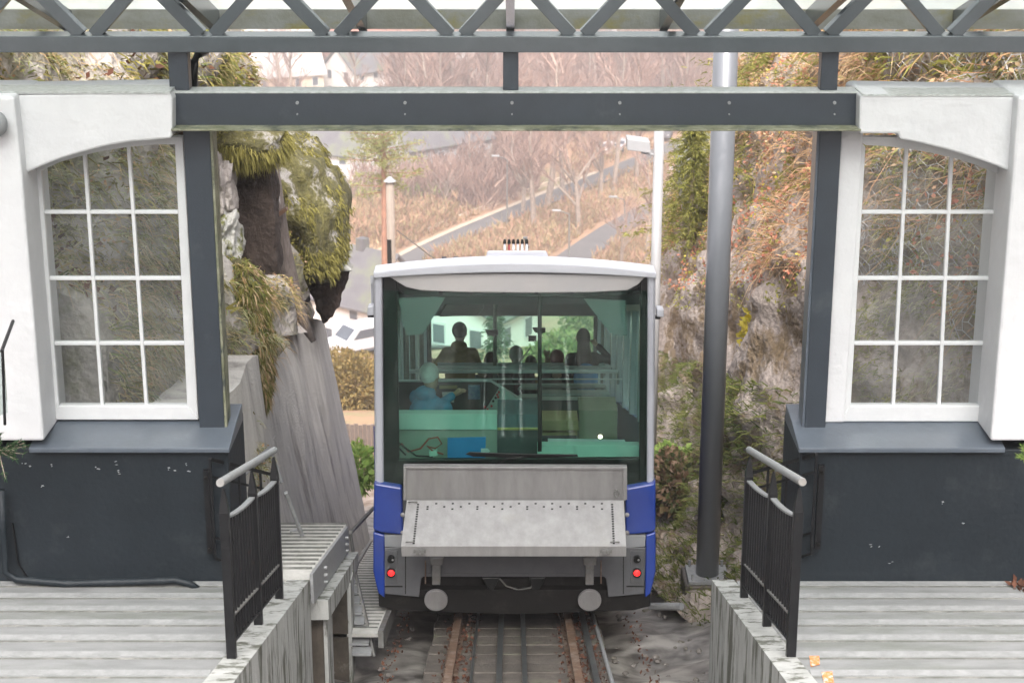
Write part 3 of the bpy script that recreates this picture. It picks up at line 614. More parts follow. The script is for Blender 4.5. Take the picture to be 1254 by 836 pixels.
def window(side, label):
    if side == 0:
        TL, TR_, BL, BR = (50,206), (214,176), (72,497), (229,497)
        outer = [(40,170),(224,168),(243,514),(58,514)]
        vt = [((103,193),(125,497)), ((157,183),(179,497))]; hy = [260,341,420.5]
        top = [(50,209),(75,198),(103,190),(130,184),(157,180),(190,177),(214,177)]
    else:
        TL, TR_, BL, BR = (1060,180), (1222,212), (1042,497), (1203,497)
        outer = [(1046,168),(1240,168),(1215,516),(1028,516)]
        vt = [((1111,180),(1094,497)), ((1166,190),(1150,497))]; hy = [260,341,420.5]
        top = [(1060,178),(1085,179),(1111,182),(1140,187),(1166,193),(1195,202),(1222,213)]
    t = thing('arched_window', P((BL[0]+BR[0])/2, 515, YW), label, 'window')
    D = .07
    # frame as four members
    L_ = [outer[0], TL, BL, outer[3]]; R__ = [TR_, outer[1], outer[2], BR]
    for nm, pts in (('stile', L_), ('stile', R__)):
        mb = MB(); mb.pprism(pts, YW, D); mb.build(nm, M['frame'], t, bevel=.006)
    mb = MB(); mb.pprism([BL, BR, outer[2], outer[3]], YW-.012, D+.012); mb.build('bottom_rail', M['frame'], t, bevel=.006)
    mb = MB(); mb.pprism([outer[0], outer[1]] + top[::-1], YW-.004, D); mb.build('arched_head', M['frame'], t)
    for (a, b) in vt:
        mb = MB(); mb.pprism([(a[0]-2.2,a[1]-6),(a[0]+2.2,a[1]-6),(b[0]+2.2,b[1]),(b[0]-2.2,b[1])], YW+.012, .04); mb.build('glazing_bar', M['frame'], t, bevel=.004)
    for y in hy:
        f = (y-TL[1])/(497-TL[1]); xl = TL[0]+(BL[0]-TL[0])*f; g = (y-TR_[1])/(497-TR_[1]); xr = TR_[0]+(BR[0]-TR_[0])*g
        mb = MB(); mb.pprism([(xl,y-2.2),(xr,y-2.2),(xr,y+2.2),(xl,y+2.2)], YW+.015, .04); mb.build('glazing_bar', M['frame'], t, bevel=.004)
    # twelve panes
    def edge(u, y):      # x of the vertical line u (0..3) at row y
        lines = [(TL, BL), vt[0], vt[1], (TR_, BR)]; a, b = lines[u]; k = (y-a[1])/(b[1]-a[1]); return a[0]+(b[0]-a[0])*k
    rows = [None]+hy+[497]
    for r in range(4):
        for c in range(3):
            if r == 0:
                ty = lambda x: float(np.interp(x, [q[0] for q in top], [q[1] for q in top]))
                x0, x1 = edge(c, 200), edge(c+1, 200); pts = [(x0, ty(x0)), ((x0+x1)/2, ty((x0+x1)/2)), (x1, ty(x1)), (edge(c+1,hy[0]),hy[0]), (edge(c,hy[0]),hy[0])]
            else: pts = [(edge(c,rows[r]),rows[r]), (edge(c+1,rows[r]),rows[r]), (edge(c+1,rows[r+1]),rows[r+1]), (edge(c,rows[r+1]),rows[r+1])]
            mb = MB(); mb.pprism(pts, YW+.03, .004); mb.build('pane', M['wglass'], t)
    return t
window(0, 'white twelve pane window with half arched head left of the railway')
window(1, 'white twelve pane window with half arched head right of the railway')

# steel columns
for (pts, lab) in (([(223,165),(260,165),(272,516),(246,516)], 'dark steel column right of the left window'),
                   ([(1003,165),(1030,165),(1011,516),(986,516)], 'dark steel column left of the right window')):
    t = thing('steel_column', P((pts[2][0]+pts[3][0])/2, 516, YC), lab, 'column', 'steel columns carrying the portal beam')
    a = [P(*q, YC-.02) for q in pts]; s0 = -1 if pts[0][0] < 600 else 1
    xm0, xm1 = (a[0].x+a[3].x)/2, (a[1].x+a[2].x)/2; z0, z1 = a[2].z-.1, P(627,150,YC).z
    mb = MB(); mb.box(xm0, xm1, YC-.03, YC-.015, z0, z1); mb.build('flange', M['steel'], t, bevel=.003)
    mb = MB(); mb.box(xm0+.06, xm1-.06, YC-.014, YC+.14, z0, z1); mb.build('web', M['steel'], t)
    mb = MB(); mb.box(xm0, xm1, YC+.141, YC+.155, z0, z1); mb.build('flange', M['steel'], t)
    xe = (xm1, xm1+.018) if s0 < 0 else (xm0-.018, xm0)
    mb = MB(); mb.box(xe[0], xe[1], YC-.025, YC+.15, z0, z1-.02); mb.build('edge_plate', M['flange'] if s0 < 0 else M['sill'], t, bevel=.003)

# portal beam
tb = thing('portal_beam', P(627,162,YC), 'long dark steel beam spanning the opening above the railcar', 'beam')
xl, xr = xat(210,140,YC-.16), xat(1054,140,YC-.16)
z0, z1 = zat(160,YC-.2), zat(114,YC-.05)
mb = MB(); mb.box(xl, xr, YC-.07, YC-.055, z0+.012, z1); mb.build('web', M['steel'], tb)
mb = MB(); mb.box(xl, xr, YC-.21, YC+.05, z0-.002, z0+.012); mb.build('bottom_flange', M['flange'], tb, bevel=.003)
mb = MB(); mb.box(xl, xr, YC-.075, YC+.13, z1, z1+.012); mb.build('top_flange', M['wet_top'], tb, bevel=.003)
for x in (364, 496, 627, 759, 893, 1022):
    for y, r_ in ((126,.011), (140,.006)):
        p = P(x, y, YC-.075); mb = MB(); mb.disc(p, (0,1,0), r_, .02, 10); mb.build('bolt', M['galv'], tb)
# struts between beam and truss
for x0, x1, lab in ((208,232,'left'), (616,635,'middle'), (1004,1025,'right')):
    a, b = P(x0,90,YC+.02), P(x1,90,YC+.02); mb = MB(); mb.box(a.x, b.x, YC-.02, YC+.09, z1+.013, zat(60,YC))
    one('beam_strut', {'left':'short dark strut at the left end between beam and truss','middle':'short dark strut at the middle between beam and truss','right':'short dark strut at the right end between beam and truss'}[lab], 'strut', mb, M['steel'], 'struts between beam and truss', bevel=.004)
# curved downpipe
mb = MB(); mb.tube([P(252,62,YC+.35), P(243,66,YC+.3), P(237,76,YC+.28), P(236,90,YC+.28), P(236,112,YC+.28)], .035, 10)
one('downpipe_bend', 'glossy black downpipe bend beside the left strut', 'pipe', mb, M['black'], smooth=True)
# truss
tt = thing('roof_truss', P(627,65,YC-.05), 'grey lattice truss running across the top of the opening', 'truss')
zc0, zc1 = zat(64.5,YC-.05), zat(44.5,YC-.05)
mb = MB(); mb.box(-5, 5, YC-.06, YC+.19, zc0, zc1); mb.build('bottom_chord', M['truss'], tt, bevel=.006)
mb = MB(); mb.box(-5, 5, YC-.06, YC+.19, zc1+.72, zc1+.83); mb.build('top_chord', M['truss'], tt, bevel=.006)
feet = [-196,-44,106,253,406,559,708,860,1008,1160,1312]
for i, x in enumerate(feet):
    for s_, dx in ((-1,-1),(1,1)):
        a = P(x+dx*8, 44, YC+.02); a.z = zc1-.005
        bx = P(x+dx*8+dx*66, 44, YC+.02).x
        b = Vector((a.x+(bx-a.x)*1.9, a.y, zc1+.72))
        dirv = (b-a).normalized(); nrm = Vector((-dirv.z, 0, dirv.x))*.042
        mb = MB(); mb.prism([a-nrm, a+nrm, b+nrm, b-nrm], (0,.1,0)); mb.build('diagonal', M['truss'], tt, bevel=.004)
# gutter and glass canopy running down the slope
YG = 13.3
tg = thing('glass_canopy', P(627,38,YG), 'glazed canopy roof with stained gutter edge behind the truss', 'glass canopy')
gz0, gz1 = zat(36,YG), zat(12,YG)
mb = MB(); mb.box(-5.5, 5.5, YG, YG+.02, gz0, gz1); mb.build('gutter', mat('stained_gutter', (.24,.25,.24), (.16,.16,.13), .5, 3, c3=(.20,.18,.06), s3=2.2, t3=(.52,.66), streak=(1,1,2), bump=.2), tg)
mb = MB(); mb.box(-5.5, 5.5, YG+.021, YG+.18, gz0, gz0+.015); mb.build('gutter_base', M['sill'], tg)
raf = [-95,85,265,445,625,812,990,1170,1350]
rx = [xat(x, 38, YG) for x in raf]
for i, x in enumerate(rx):
    mb = MB(); mb.add([(x+a, y, gz1+SL*(YG-y)+b) for y in (YG-.01, 6.0) for a, b in ((-.03,-.16),(.03,-.16),(.03,-.01),(-.03,-.01))], [(0,1,2,3),(7,6,5,4),(0,4,5,1),(1,5,6,2),(2,6,7,3),(3,7,4,0)])
    mb.build('rafter', M['truss'], tg)
    mb = MB(); mb.box(x-.025, x+.025, YG-.06, YG-.002, gz0-.03, gz0+.13); mb.box(x-.07, x+.07, YG-.07, YG-.002, gz0-.035, gz0-.02); mb.build('bracket', M['truss'], tg)
    if i < len(rx)-1:
        x2 = rx[i+1]; mb = MB()
        mb.add([(a, y, gz1+SL*(YG-y)+b+.006) for y in (YG+.05, 6.0) for a, b in ((x+.006,0),(x2-.006,0),(x2-.006,.012),(x+.006,.012))], [(0,1,2,3),(7,6,5,4),(0,4,5,1),(1,5,6,2),(2,6,7,3),(3,7,4,0)])
        mb.build('glass_sheet', M['canopy'], tg)

# ---------------------------------------------------------------- platforms (stairs going down with the line)
HP = .89
def platform(side):
    sg = -1 if side == 0 else 1
    t = thing('platform_stair', (sg*2.6, 9.5, R(9.5)+HP), 'pale concrete platform steps going down on the %s of the track' % ('left' if side == 0 else 'right'), 'steps')
    xi = 1.46*1.0 if side == 0 else 1.44
    cw = .16 + .0
    y = 11.72; k = 0
    while y > -1.5:
        y0 = y-.5; z = R(y)+HP+.01
        xo = 4.7
        a, b = sorted((sg*(xi+cw), sg*xo))
        mb = MB(); mb.box(a, b, y0, y+.012, z-.5, z); mb.build('tread', M['conc'], t, bevel=.008)
        mb = MB(); mb.box(a+.01, b-.01, y-.05, y+.016, z-.02, z+.004); mb.build('nosing', M['nos'], t)
        mb = MB(); mb.box(a+.012, b-.012, y-.078, y-.060, z-.01, z+.0015); mb.build('grip_groove', M['groove_and_shade'], t)
        y = y0; k += 1
    # sloping curb wall along the inner edge
    a, b = sorted((sg*xi, sg*(xi+cw+.0)))
    ye = 11.84
    mb = MB(); n = 40
    for i in range(n+1):
        Y = 6.6+(ye-6.6)*i/n
        for (x, h) in ((sg*xi, -.6), (sg*(xi-.0), HP*.5), (sg*xi, HP), (sg*(xi+cw), HP), (sg*(xi+cw), -.6)):
            j = .012*noise.noise(Vector((Y*4, h*3, side*5))) if h < HP else .0
            mb.v.append((x+j, Y, R(Y)+h+ (.012 if h == HP else 0)))
    for i in range(n):
        for j in range(4): q = i*5+j; mb.f.append((q, q+5, q+6, q+1))
    mb.f.append((0,1,2,3,4)); mb.f.append(tuple(n*5+j for j in (4,3,2,1,0)))
    mb.build('curb_wall', M['conc_v'], t)
    # gutter ledge at the plinth foot
    z = R(11.72)+HP
    mb = MB(); a, b = sorted((sg*2.02, sg*4.7)); mb.box(a, b, 11.735, 11.9, z-.5, z-.03); mb.build('ledge', M['conc_d'] if side == 0 else M['conc'], t)
    return t
M['slatw'] = mat('weathered_slat', (.52,.51,.48), (.36,.36,.33), .7, 9, c3=(.2,.18,.14), s3=5, t3=(.58,.7), k3=.6)
M['groove_and_shade'] = mat('groove_and_slat_shade', (.15,.155,.14), (.09,.095,.08), .8, 9, c3=(.22,.22,.2), s3=4, t3=(.5,.6))  # dark tone for tread grooves and for shade painted along slat edges
M['nos'] = mat('pale_nosing', (.29,.298,.295), (.20,.21,.205), .65, 12, bump=.3, bscale=80)
platform(0); platform(1)
# orange paint marks
for pts, lab in (([(991,804),(1003,804),(1004,814),(993,817)], 'upper'), ([(1006,824),(1019,823),(1021,836),(1009,837)], 'lower')):
    v = []
    for x, y in pts:
        d = ray(x, y); 
        v.append(d)
    # rest on the tread that this ray meets
    yy = 11.72; zt = None
    d = ray(sum(p_[0] for p_ in pts)/4, sum(p_[1] for p_ in pts)/4)
    while yy > 6.6:
        z = R(yy)+HP+.01; tt_ = z/d.z
        if yy-.5 <= (d*tt_).y <= yy: zt = z
        yy -= .5
    if zt is None: continue
    mb = MB(); mb.prism([q*(zt/q.z)+Vector((0,0,.006)) for q in v], (0,0,.002))
    one('orange_paint_mark', '%s of the two orange paint marks on the right steps' % lab, 'paint mark', mb, M['orangepaint'], 'orange paint marks')
# leaf litter at the plinth foot
p = np.array([tuple(P(random.choice([random.gauss(120,40), random.gauss(60,20), random.gauss(272,6)]), 722, 11.74)) for _ in range(60)]); p[:,2] = R(11.72)+HP+.0
p[:,1] = 11.76+RNG.random(60)*.1
blades('fallen_leaves', p, np.tile([0,0,.2],(60,1)), .06, .04, M['deadleaf'], droop=0, jitter=.6, segs=1)
p = np.array([(3.55+random.random()*.4, 11.70-random.random()*.1, R(11.72)+HP+.02) for _ in range(90)])
blades('fallen_leaves', p, np.tile([0,0,.2],(90,1)), .06, .04, M['deadleaf'], droop=0, jitter=.6, segs=1)

# ---------------------------------------------------------------- railings
def railing(side):
    sg = -1 if side == 0 else 1
    xf = sg*1.57
    if side == 0: ypx = [(297,805),(330,764),(358,732)]
    else: ypx = [(967,803),(939,766),(912,731)]
    Ys = [onrail(x, y, HP+.012).y for x, y in ypx]
    lab = 'black iron picket railing with round silver handrail on the %s platform' % ('left' if side == 0 else 'right')
    t = thing('platform_railing', (xf, Ys[1], R(Ys[1])+HP), lab, 'railing', 'platform railings')
    def Z(Y, h): return R(Y)+HP+h
    for Y in Ys:
        mb = MB(); mb.box(xf-.026, xf+.026, Y-.026, Y+.026, Z(Y,0), Z(Y,.90))
        mb.add([(xf-.026,Y-.026,Z(Y,.90)),(xf+.026,Y-.026,Z(Y,.90)),(xf+.026,Y+.026,Z(Y,.90)),(xf-.026,Y+.026,Z(Y,.90)),
                (xf-.007,Y-.007,Z(Y,1.03)),(xf+.007,Y-.007,Z(Y,1.03)),(xf+.007,Y+.007,Z(Y,1.03)),(xf-.007,Y+.007,Z(Y,1.03))],
               [(0,1,5,4),(1,2,6,5),(2,3,7,6),(3,0,4,7),(4,5,6,7)])
        mb.build('post', M['iron'], t, bevel=.002)
    for i in range(2):
        a, b = Ys[i], Ys[i+1]
        for nm, h, w_, m_ in (('top_rail',.86,.018,M['galv']),('bottom_rail',.26,.014,M['alu_d']),('bottom_rail',.10,.014,M['iron'])):
            mb = MB(); n = 6
            pts = []
            for k in range(n+1):
                Y = a+.03+(b-a-.06)*k/n; sag = (.016*(1-(2*k/n-1)**2)) if nm == 'top_rail' else 0
                pts.append((Y, Z(Y,h)-sag))
            for k in range(n):
                (y0,z0_),(y1,z1_) = pts[k], pts[k+1]
                mb.add([(xf-w_,y0,z0_-.006),(xf+w_,y0,z0_-.006),(xf+w_,y0,z0_+.006),(xf-w_,y0,z0_+.006),(xf-w_,y1,z1_-.006),(xf+w_,y1,z1_-.006),(xf+w_,y1,z1_+.006),(xf-w_,y1,z1_+.006)],
                       [(0,1,2,3),(7,6,5,4),(0,4,5,1),(1,5,6,2),(2,6,7,3),(3,7,4,0)])
            mb.build(nm, m_, t)
        n = 10
        for k in range(1, n):
            Y = a+(b-a)*k/n; mb = MB(); mb.box(xf-.008, xf+.008, Y-.008, Y+.008, Z(Y,.10), Z(Y,.86-.014*(1-(2*k/n-1)**2))); mb.build('picket', M['iron'], t)
    a, b = Ys[0]-.08, Ys[2]+.05
    mb = MB(); mb.tube([(xf,a,Z(a,1.075)),(xf,b,Z(b,1.075))], .023, 16); mb.build('handrail', M['galv'], t, smooth=False, bevel=.003)
    mb = MB(); mb.disc((xf,a-.004,Z(a,1.075)+.001), (0,1,-SL), .0215, .012, 16); mb.build('end_cap', M['alu_d'], t)
    return Ys
YsL = railing(0); YsR = railing(1)
# small iron gates against the plinths
def wall_gate(side):
    pxs = ([(257,560),(338,580)],[(258,584),(312,600)]) if side == 0 else ([(1000,558),(915,580)],[(1000,0),(0,0)])
    lab = 'narrow black iron gate folded against the %s plinth corner' % ('left' if side == 0 else 'right')
    if side == 0: A, B = P(257,562,11.62), P(338,582,12.35)
    else: A, B = P(1000,556,11.62), P(917,580,12.35)
    t = thing('iron_gate', Vector((A.x, A.y, A.z-1.0)), lab, 'gate', 'small iron gates by the plinths')
    H = .75
    def bar(nm, p, q, r=.012, m=M['iron']):
        mb = MB(); mb.tube([p, q], r, 4); mb.build(nm, m, t)
    bar('top_bar', A, B, .017); bar('middle_bar', A-Vector((0,0,.13)), B-Vector((0,0,.13)))
    C = A-Vector((0,0,H)); D_ = A.lerp(B,.42)-Vector((0,0,H+.02))
    bar('bottom_bar', C, D_)
    bar('lower_bar', C+Vector((0,0,.16)), A.lerp(B,.3)-Vector((0,0,H-.16)))
    for k in (0, .42, .75, 1.0) if side == 0 else (0,.42,.7):
        q = A.lerp(B, k); bar('upright', q, q-Vector((0,0,H if k < .5 else .3)))
    hp = A+Vector((-.035 if side == 0 else .045, .02, -.12))
    mb = MB(); mb.box(hp.x-.02, hp.x+.02, hp.y-.01, hp.y+.03, hp.z-.6, hp.z+.03); mb.build('hinge_bar', M['iron'], t)
    for dz in (-.02, -.56):
        mb = MB(); mb.disc(hp+Vector((0,-.02,dz)), (0,1,0), .012, .02, 10); mb.build('hinge_bolt', M['under'], t)
wall_gate(0); wall_gate(1)
# silver handrails beyond the left gate
t = thing('far_handrail', P(300,600,13), 'short silver handrail behind the left railing', 'handrail')
mb = MB(); mb.tube([P(285,590,12.6), P(330,551,14.2)], .03, 12); mb.build('rail', M['galv'], t, smooth=True)
mb = MB(); mb.tube([P(330,551,14.2), P(345,590,14.2)], .018, 8); mb.build('support', M['galv'], t)
t = thing('lower_handrail', P(363,640,13.6), 'lower silver rail going down to the slatted walkway', 'handrail')
mb = MB(); mb.tube([P(350,603,13.4), P(370,655,13.6)], .018, 8); mb.build('rail', M['galv'], t)
mb = MB(); mb.tube([P(355,650,13.6), P(368,648,13.6)], .012, 6); mb.build('rail', M['galv'], t)
mb = MB(); mb.tube([P(950,576,13.5), P(984,548,13.9)], .012, 8)
one('thin_pale_rail', 'thin pale rail behind the right railing beside the column', 'rail', mb, M['galv'])

# ---------------------------------------------------------------- slatted walkway left of the track
t = thing('slatted_walkway', (-1.8, 13, R(13)+HP), 'pale slatted metal walkway beyond the left platform', 'walkway')
y = 11.95; k = 0
while y < 14.55:
    mb = MB(); mb.box(-2.15, -1.47, y, y+.2, R(y)+HP-.03, R(y)+HP); mb.build('slat', M['slatw'], t, bevel=.003)
    mb = MB(); mb.box(-2.14, -1.475, y+.165, y+.203, R(y)+HP-.031, R(y)+HP+.002); mb.build('slat_shade_strip', M['groove_and_shade'], t)  # dark strip painted as the shadow line between slats
    y += .215
mb = MB(); mb.sbox(-1.465, -1.44, 11.9, 14.6, HP-.19, HP+.05); mb.build('side_channel', M['galv'], t, bevel=.004)
mb = MB(); mb.sbox(-1.50, -1.36, 14.0, 14.6, HP-.34, HP-.2); mb.build('beam', M['conc_v'], t)
mb = MB(); mb.sbox(-1.50, -1.36, 12.1, 13.95, HP-.36, HP-.2); mb.build('beam', M['conc_v'], t)
for y in (12.6, 14.3):
    for dz in (-.02,-.08,-.14):
        mb = MB(); mb.disc((-1.43, y, R(y)+HP+dz), (1,0,0), .014, .03, 8); mb.build('bolt', M['galv'], t)
for (y0, y1, x0, x1, lab) in ((12.25,12.6,-1.75,-1.42,'nearer rough brown pillar under the slatted walkway'), (13.7,14.0,-1.6,-1.38,'farther dark pillar under the slatted walkway')):
    t = thing('walkway_pillar', ((x0+x1)/2, y0, R(y0)-.4), lab, 'pillar', 'pillars under the walkway')
    mb = MB(); mb.box(x0, x1, y0, y1, R(y0)-.5, R(y0)+HP-.34); mb.build('shaft', M['conc_d'], t, bevel=.01)
    mb = MB(); mb.box(x1+.001, x1+.03, y0-.005, y1+.005, R(y0)-.5, R(y0)+HP-.36); mb.build('edge_strip', M['conc_v'], t)
# steep metal steps
t = thing('metal_ladder_stair', onrail(450,800,0), 'narrow metal ladder stair between pillar and railcar', 'ladder')
a0, a1 = P(431,690,14.6), P(457,803,13.6)
for off in (-.17, 0):
    mb = MB(); o_ = Vector((off,0,0)); mb.prism([a0+o_, a1+o_, a1+o_+Vector((0,.08,-.02)), a0+o_+Vector((0,.08,-.02))], (.018,0,0)); mb.build('stringer', M['alu_d'], t)
for k in range(9):
    q = a0.lerp(a1, (k+.7)/9.2); mb = MB(); mb.box(q.x-.165, q.x-.002, q.y-.07, q.y+.07, q.z-.012, q.z+.008); mb.build('tread', M['galv'], t)
# lower walkway beside the track
t = thing('track_walkway', (-1.3, 15, R(15)+.1), 'low slatted walkway beside the track under the railcar corner', 'walkway')
y = 13.7
while y < 19:
    mb = MB(); mb.box(-1.62, -1.13, y, y+.13, R(y)+.05, R(y)+.08); mb.build('slat', M['slatw'], t)
    mb = MB(); mb.box(-1.61, -1.14, y+.11, y+.133, R(y)+.049, R(y)+.082); mb.build('slat_shade_strip', M['groove_and_shade'], t); y += .165  # dark strips here too stand in for shade between slats
mb = MB(); mb.sbox(-1.125, -1.08, 13.65, 19.2, -.04, .12); mb.build('edge_beam', M['alu_d'], t)
mb = MB(); mb.sbox(-1.66, -1.63, 13.65, 19.2, -.04, .12); mb.build('edge_beam', M['alu_d'], t)
mb = MB(); mb.tube([P(429,652,15.0), P(457,622,17.0)], .02, 6); mb.build('guard_rail', M['alu_d'], t)
mb = MB(); mb.tube([P(429,652,15.0), P(436,700,15.0)], .015, 6); mb.build('guard_post', M['alu_d'], t)

# ---------------------------------------------------------------- track
t = thing('railway_track', (0, 12, R(12)-.2), 'funicular track with rusty running rails on worn concrete slabs', 'track')
y = 8.0; k = 0
while y < 26:
    j = random.uniform(-.012,.012); mb = MB(); mb.sbox(-.71+j, .80+j, y+.008, y+.372, -.30, -.105+random.uniform(-.006,.006)); mb.build('slab', M['slab'], t, bevel=.01); y += .38
def railbar(x, w_, h0, h1, m, nm='rail', y0=8, y1=60):
    mb = MB(); mb.sbox(x-w_/2, x+w_/2, y0, y1, h0, h1); mb.build(nm, m, t, bevel=.004)
for x in (-.49, .51):
    mb = MB(); mb.sbox(x-.032, x+.032, 8, 60, -.035, 0); mb.sbox(x-.01, x+.01, 8, 60, -.09, -.035); mb.sbox(x-.06, x+.06, 8, 60, -.104, -.09); mb.build('running_rail', M['rust'], t)
railbar(-.32, .022, -.104, -.06, M['rail'], 'cable_channel')
railbar(-.10, .045, -.104, -.02, M['rail'], 'guide_rail'); railbar(.10, .04, -.104, -.02, M['rail'], 'guide_rail')
railbar(.655, .05, -.104, -.04, M['rail'], 'cable_channel')
mb = MB(); mb.tube([(.77+.01*math.sin(i), 8+i*2, R(8+i*2)-.08) for i in range(20)], .017, 8); mb.build('pipe', M['galv'], t)
for (x, y) in ((-.22,11.9),(-.02,11.95),(.2,11.9),(-.15,12.0),(.03,12.0)):
    mb = MB(); mb.disc((x, y, R(y)-.07), (1,0,0), .06, .015, 12); mb.build('cable_roller', M['alu_d'], t)
p = np.array([(random.choice([-.56,-.42,-.36,.43,.6,.58,.72,1.1,-1.0])+random.gauss(0,.035), 9.5+random.random()*6, 0) for _ in range(1500)])
p[:,2] = R(p[:,1])-.085
blades('fallen_leaves', p, np.tile([0,-.2,.25],(1500,1)), .035, .025, M['deadleaf'], droop=0, jitter=.8, segs=1)
st = MB()
for _ in range(420):
    x = random.choice([random.uniform(.9,2.0), random.uniform(-1.9,-.95)]); y = random.uniform(10,24); z = float(ground(x,y))+.02; r_ = random.uniform(.012,.045)
    st.ball((x,y,z), (r_*random.uniform(.7,1.3), r_, r_*.6), 6, 4)
st.build('loose_stones', M['wetrock'], kind='stuff')
mb = MB(); mb.tube([onrail(797,742,.05), onrail(835,742,.1)], .035, 8); one('ground_pipe', 'short grey pipe lying on the rock right of the railcar', 'pipe', mb, M['galv'])

# ---------------------------------------------------------------- poles on the right
t = thing('grey_mast', onrail(865,702,.5), 'thick grey round mast standing right of the railcar', 'mast')
Ym = 16.2; b_ = P(866,702,Ym); tp = P(879,10,Ym)
xm = b_.x; rad = .112
mb = MB(); mb.tube([(xm,Ym,b_.z),(xm,Ym,b_.z+6.5)], rad, 32); mb.build('shaft', M['pole'], t, smooth=True)
mb = MB(); mb.box(xm-.2, xm+.2, Ym-.2, Ym+.2, b_.z-.03, b_.z+.005); mb.build('base_plate', M['galv'], t, bevel=.003)
for dx in (-.16,.16):
    for dy in (-.16,.16):
        mb = MB(); mb.tube([(xm+dx,Ym+dy,b_.z),(xm+dx,Ym+dy,b_.z+.07)], .014, 6); mb.build('anchor_bolt', M['galv'], t)
mb = MB(); mb.box(xm-.24, xm+.22, Ym-.22, Ym+.24, b_.z-1.1, b_.z-.032); mb.build('concrete_footing', M['conc_d'], t, bevel=.02)
t = thing('lamp_pole', P(803,420,24), 'slender pale pole with white floodlight behind the railcar', 'lamp pole')
xq = P(803,330,24).x
mb = MB(); mb.tube([(xq,24,R(24)-.2),(xq,24,P(804,155,24).z)], .07, 16); mb.build('shaft', M['palepole'], t, smooth=True)
mb = MB(); c = [P(768,170,23.8), P(796,174,23.8), P(797,188,23.8), P(768,184,23.8)]; mb.prism(c, (0,.3,.0)); mb.build('floodlight', M['palepole'], t, bevel=.01)
mb = MB(); mb.tube([P(785,186,24), P(803,190,24)], .02, 6); mb.build('arm', M['palepole'], t)

# ---------------------------------------------------------------- odds and ends at the left edge
mb = MB(); mb.ball(P(-4,152,YL-.2), (.07,.07,.085), 16, 10); one('wall_lamp', 'round chrome wall lamp cut off at the left edge', 'lamp', mb, M['galv'], smooth=True)
t = thing('glass_screen', P(0,540,11.0), 'small glass screen with dark top rail at the left edge', 'glass screen')
mb = MB(); mb.prism([P(-30,430,11.0), P(4,428,11.0), P(9,505,11.0), P(-30,520,11.0)], (0,.012,0)); mb.build('pane', M['bal'], t)
mb = MB(); mb.tube([P(2,430,11.0), P(16,393,11.5)], .012, 6); mb.build('top_rail', M['iron'], t)
mb = MB(); mb.tube([P(3,428,11.0), P(6,520,11.0)], .010, 6); mb.build('edge', M['iron'], t)
def sprig(px, py, Y, n, m, label, r=.16):
    c = P(px, py, Y); t = thing('conifer_sprig', c, label, 'plant'); mb = MB(); pos = []; dr = []
    for k in range(n):
        a = Vector((random.gauss(0,.8), random.gauss(-.2,.5), random.uniform(-.2,1))).normalized(); e = c+a*r*random.uniform(.6,1.2)
        mb.tube([c, e], [.006,.002], 4)
        for s_ in range(60):
            q = c.lerp(e, random.random()); pos.append(tuple(q)); dr.append(tuple(a*.8+Vector((random.gauss(0,.6), random.gauss(0,.6), random.gauss(0,.6)))))
    mb.build('branches', M['bark'], t); blades('needles', np.array(pos), np.array(dr), .035, .006, m, droop=.1, jitter=.2, parent=t)
sprig(-2, 552, 11.2, 26, M['conifer'], 'dark green conifer sprigs poking in at the left edge', .17)
sprig(1258, 560, 11.3, 8, M['freshleaf'], 'bit of green plant at the right edge beside the plinth', .07)

# ================================================================ the railcar
YF = 14.6
def PC(px, py, dy=0.0, lean=.10):       # point on the raked front face
    d = ray(px, py); a = YF + dy; b = lean   # Y = a + b*(z - zbot)
    zb = -7.12; t = (a - b*zb)/(d.y - b*d.z); return d*t
car = thing('funicular_railcar', (0, YF+4, R(YF+4)), 'blue and silver funicular railcar seen end on with its loading ramp folded out', 'railcar')
LEN = 8.7; YB = YF+LEN
def cprism(nm, pts, dy, depth, m, parent=car, bevel=.006, lean=.10, smooth=False):
    mb = MB(); mb.prism([PC(x, y, dy, lean) for x, y in pts], (0, depth, 0)); return mb.build(nm, m, parent, bevel=bevel, smooth=smooth)
# front end frame
cprism('corner_post', [(457,334),(468,331),(470,600),(459,598)], 0, .12, M['silver'], bevel=.02)
cprism('corner_post', [(793,331),(803,334),(801,598),(792,600)], 0, .12, M['silver'], bevel=.02)
arc = lambda y0, yc, n=16, x0=457, x1=804: [(x0+(x1-x0)*i/n, y0-(y0-yc)*(1-(2*i/n-1)**2)) for i in range(n+1)]
cprism('roof_rim', arc(334,322)+arc(341,334)[::-1], -.03, .25, M['roofwhite'], bevel=.01)
# black surround
cprism('windscreen_surround', [(469,337),(486,344),(489,560),(480,590),(470,600)], .03, .05, M['black'])
cprism('windscreen_surround', [(784,344),(795,337),(793,600),(782,590),(783,560)], .03, .05, M['black'])
cprism('windscreen_surround', [(469,563),(795,561),(794,612),(469,612)], .032, .05, M['black'])
cprism('windscreen_surround', [(469,336),(795,336),(795,345),(770,361),(740,364),(540,364),(497,361),(469,343)], .06, .05, M['black'])
cprism('header_panel', [(474,338),(540,336),(627,335),(714,336),(792,338),(781,349),(768,356),(720,358.5),(640,359),(560,358),(515,356),(497,352),(486,345)], .0, .05, M['head'], bevel=.01)
for x in (540,577,617,657,700,742): cprism('seal_clip', [(x-2,358),(x+2,358),(x+2,361),(x-2,361)], -.005, .02, M['black'], bevel=0)
cprism('windscreen', [(470,356),(794,356),(793,598),(470,598)], .016, .006, M['cglass'], bevel=0)
cprism('screen_divider', [(658.5,360),(663.5,360),(663.5,553),(658.5,553)], .05, .03, M['black'])
cprism('wiper', [(570,556),(575,553.5),(640,556),(707,556.5),(708,559),(640,560.5),(580,559)], -.03, .015, M['black'], bevel=.002)
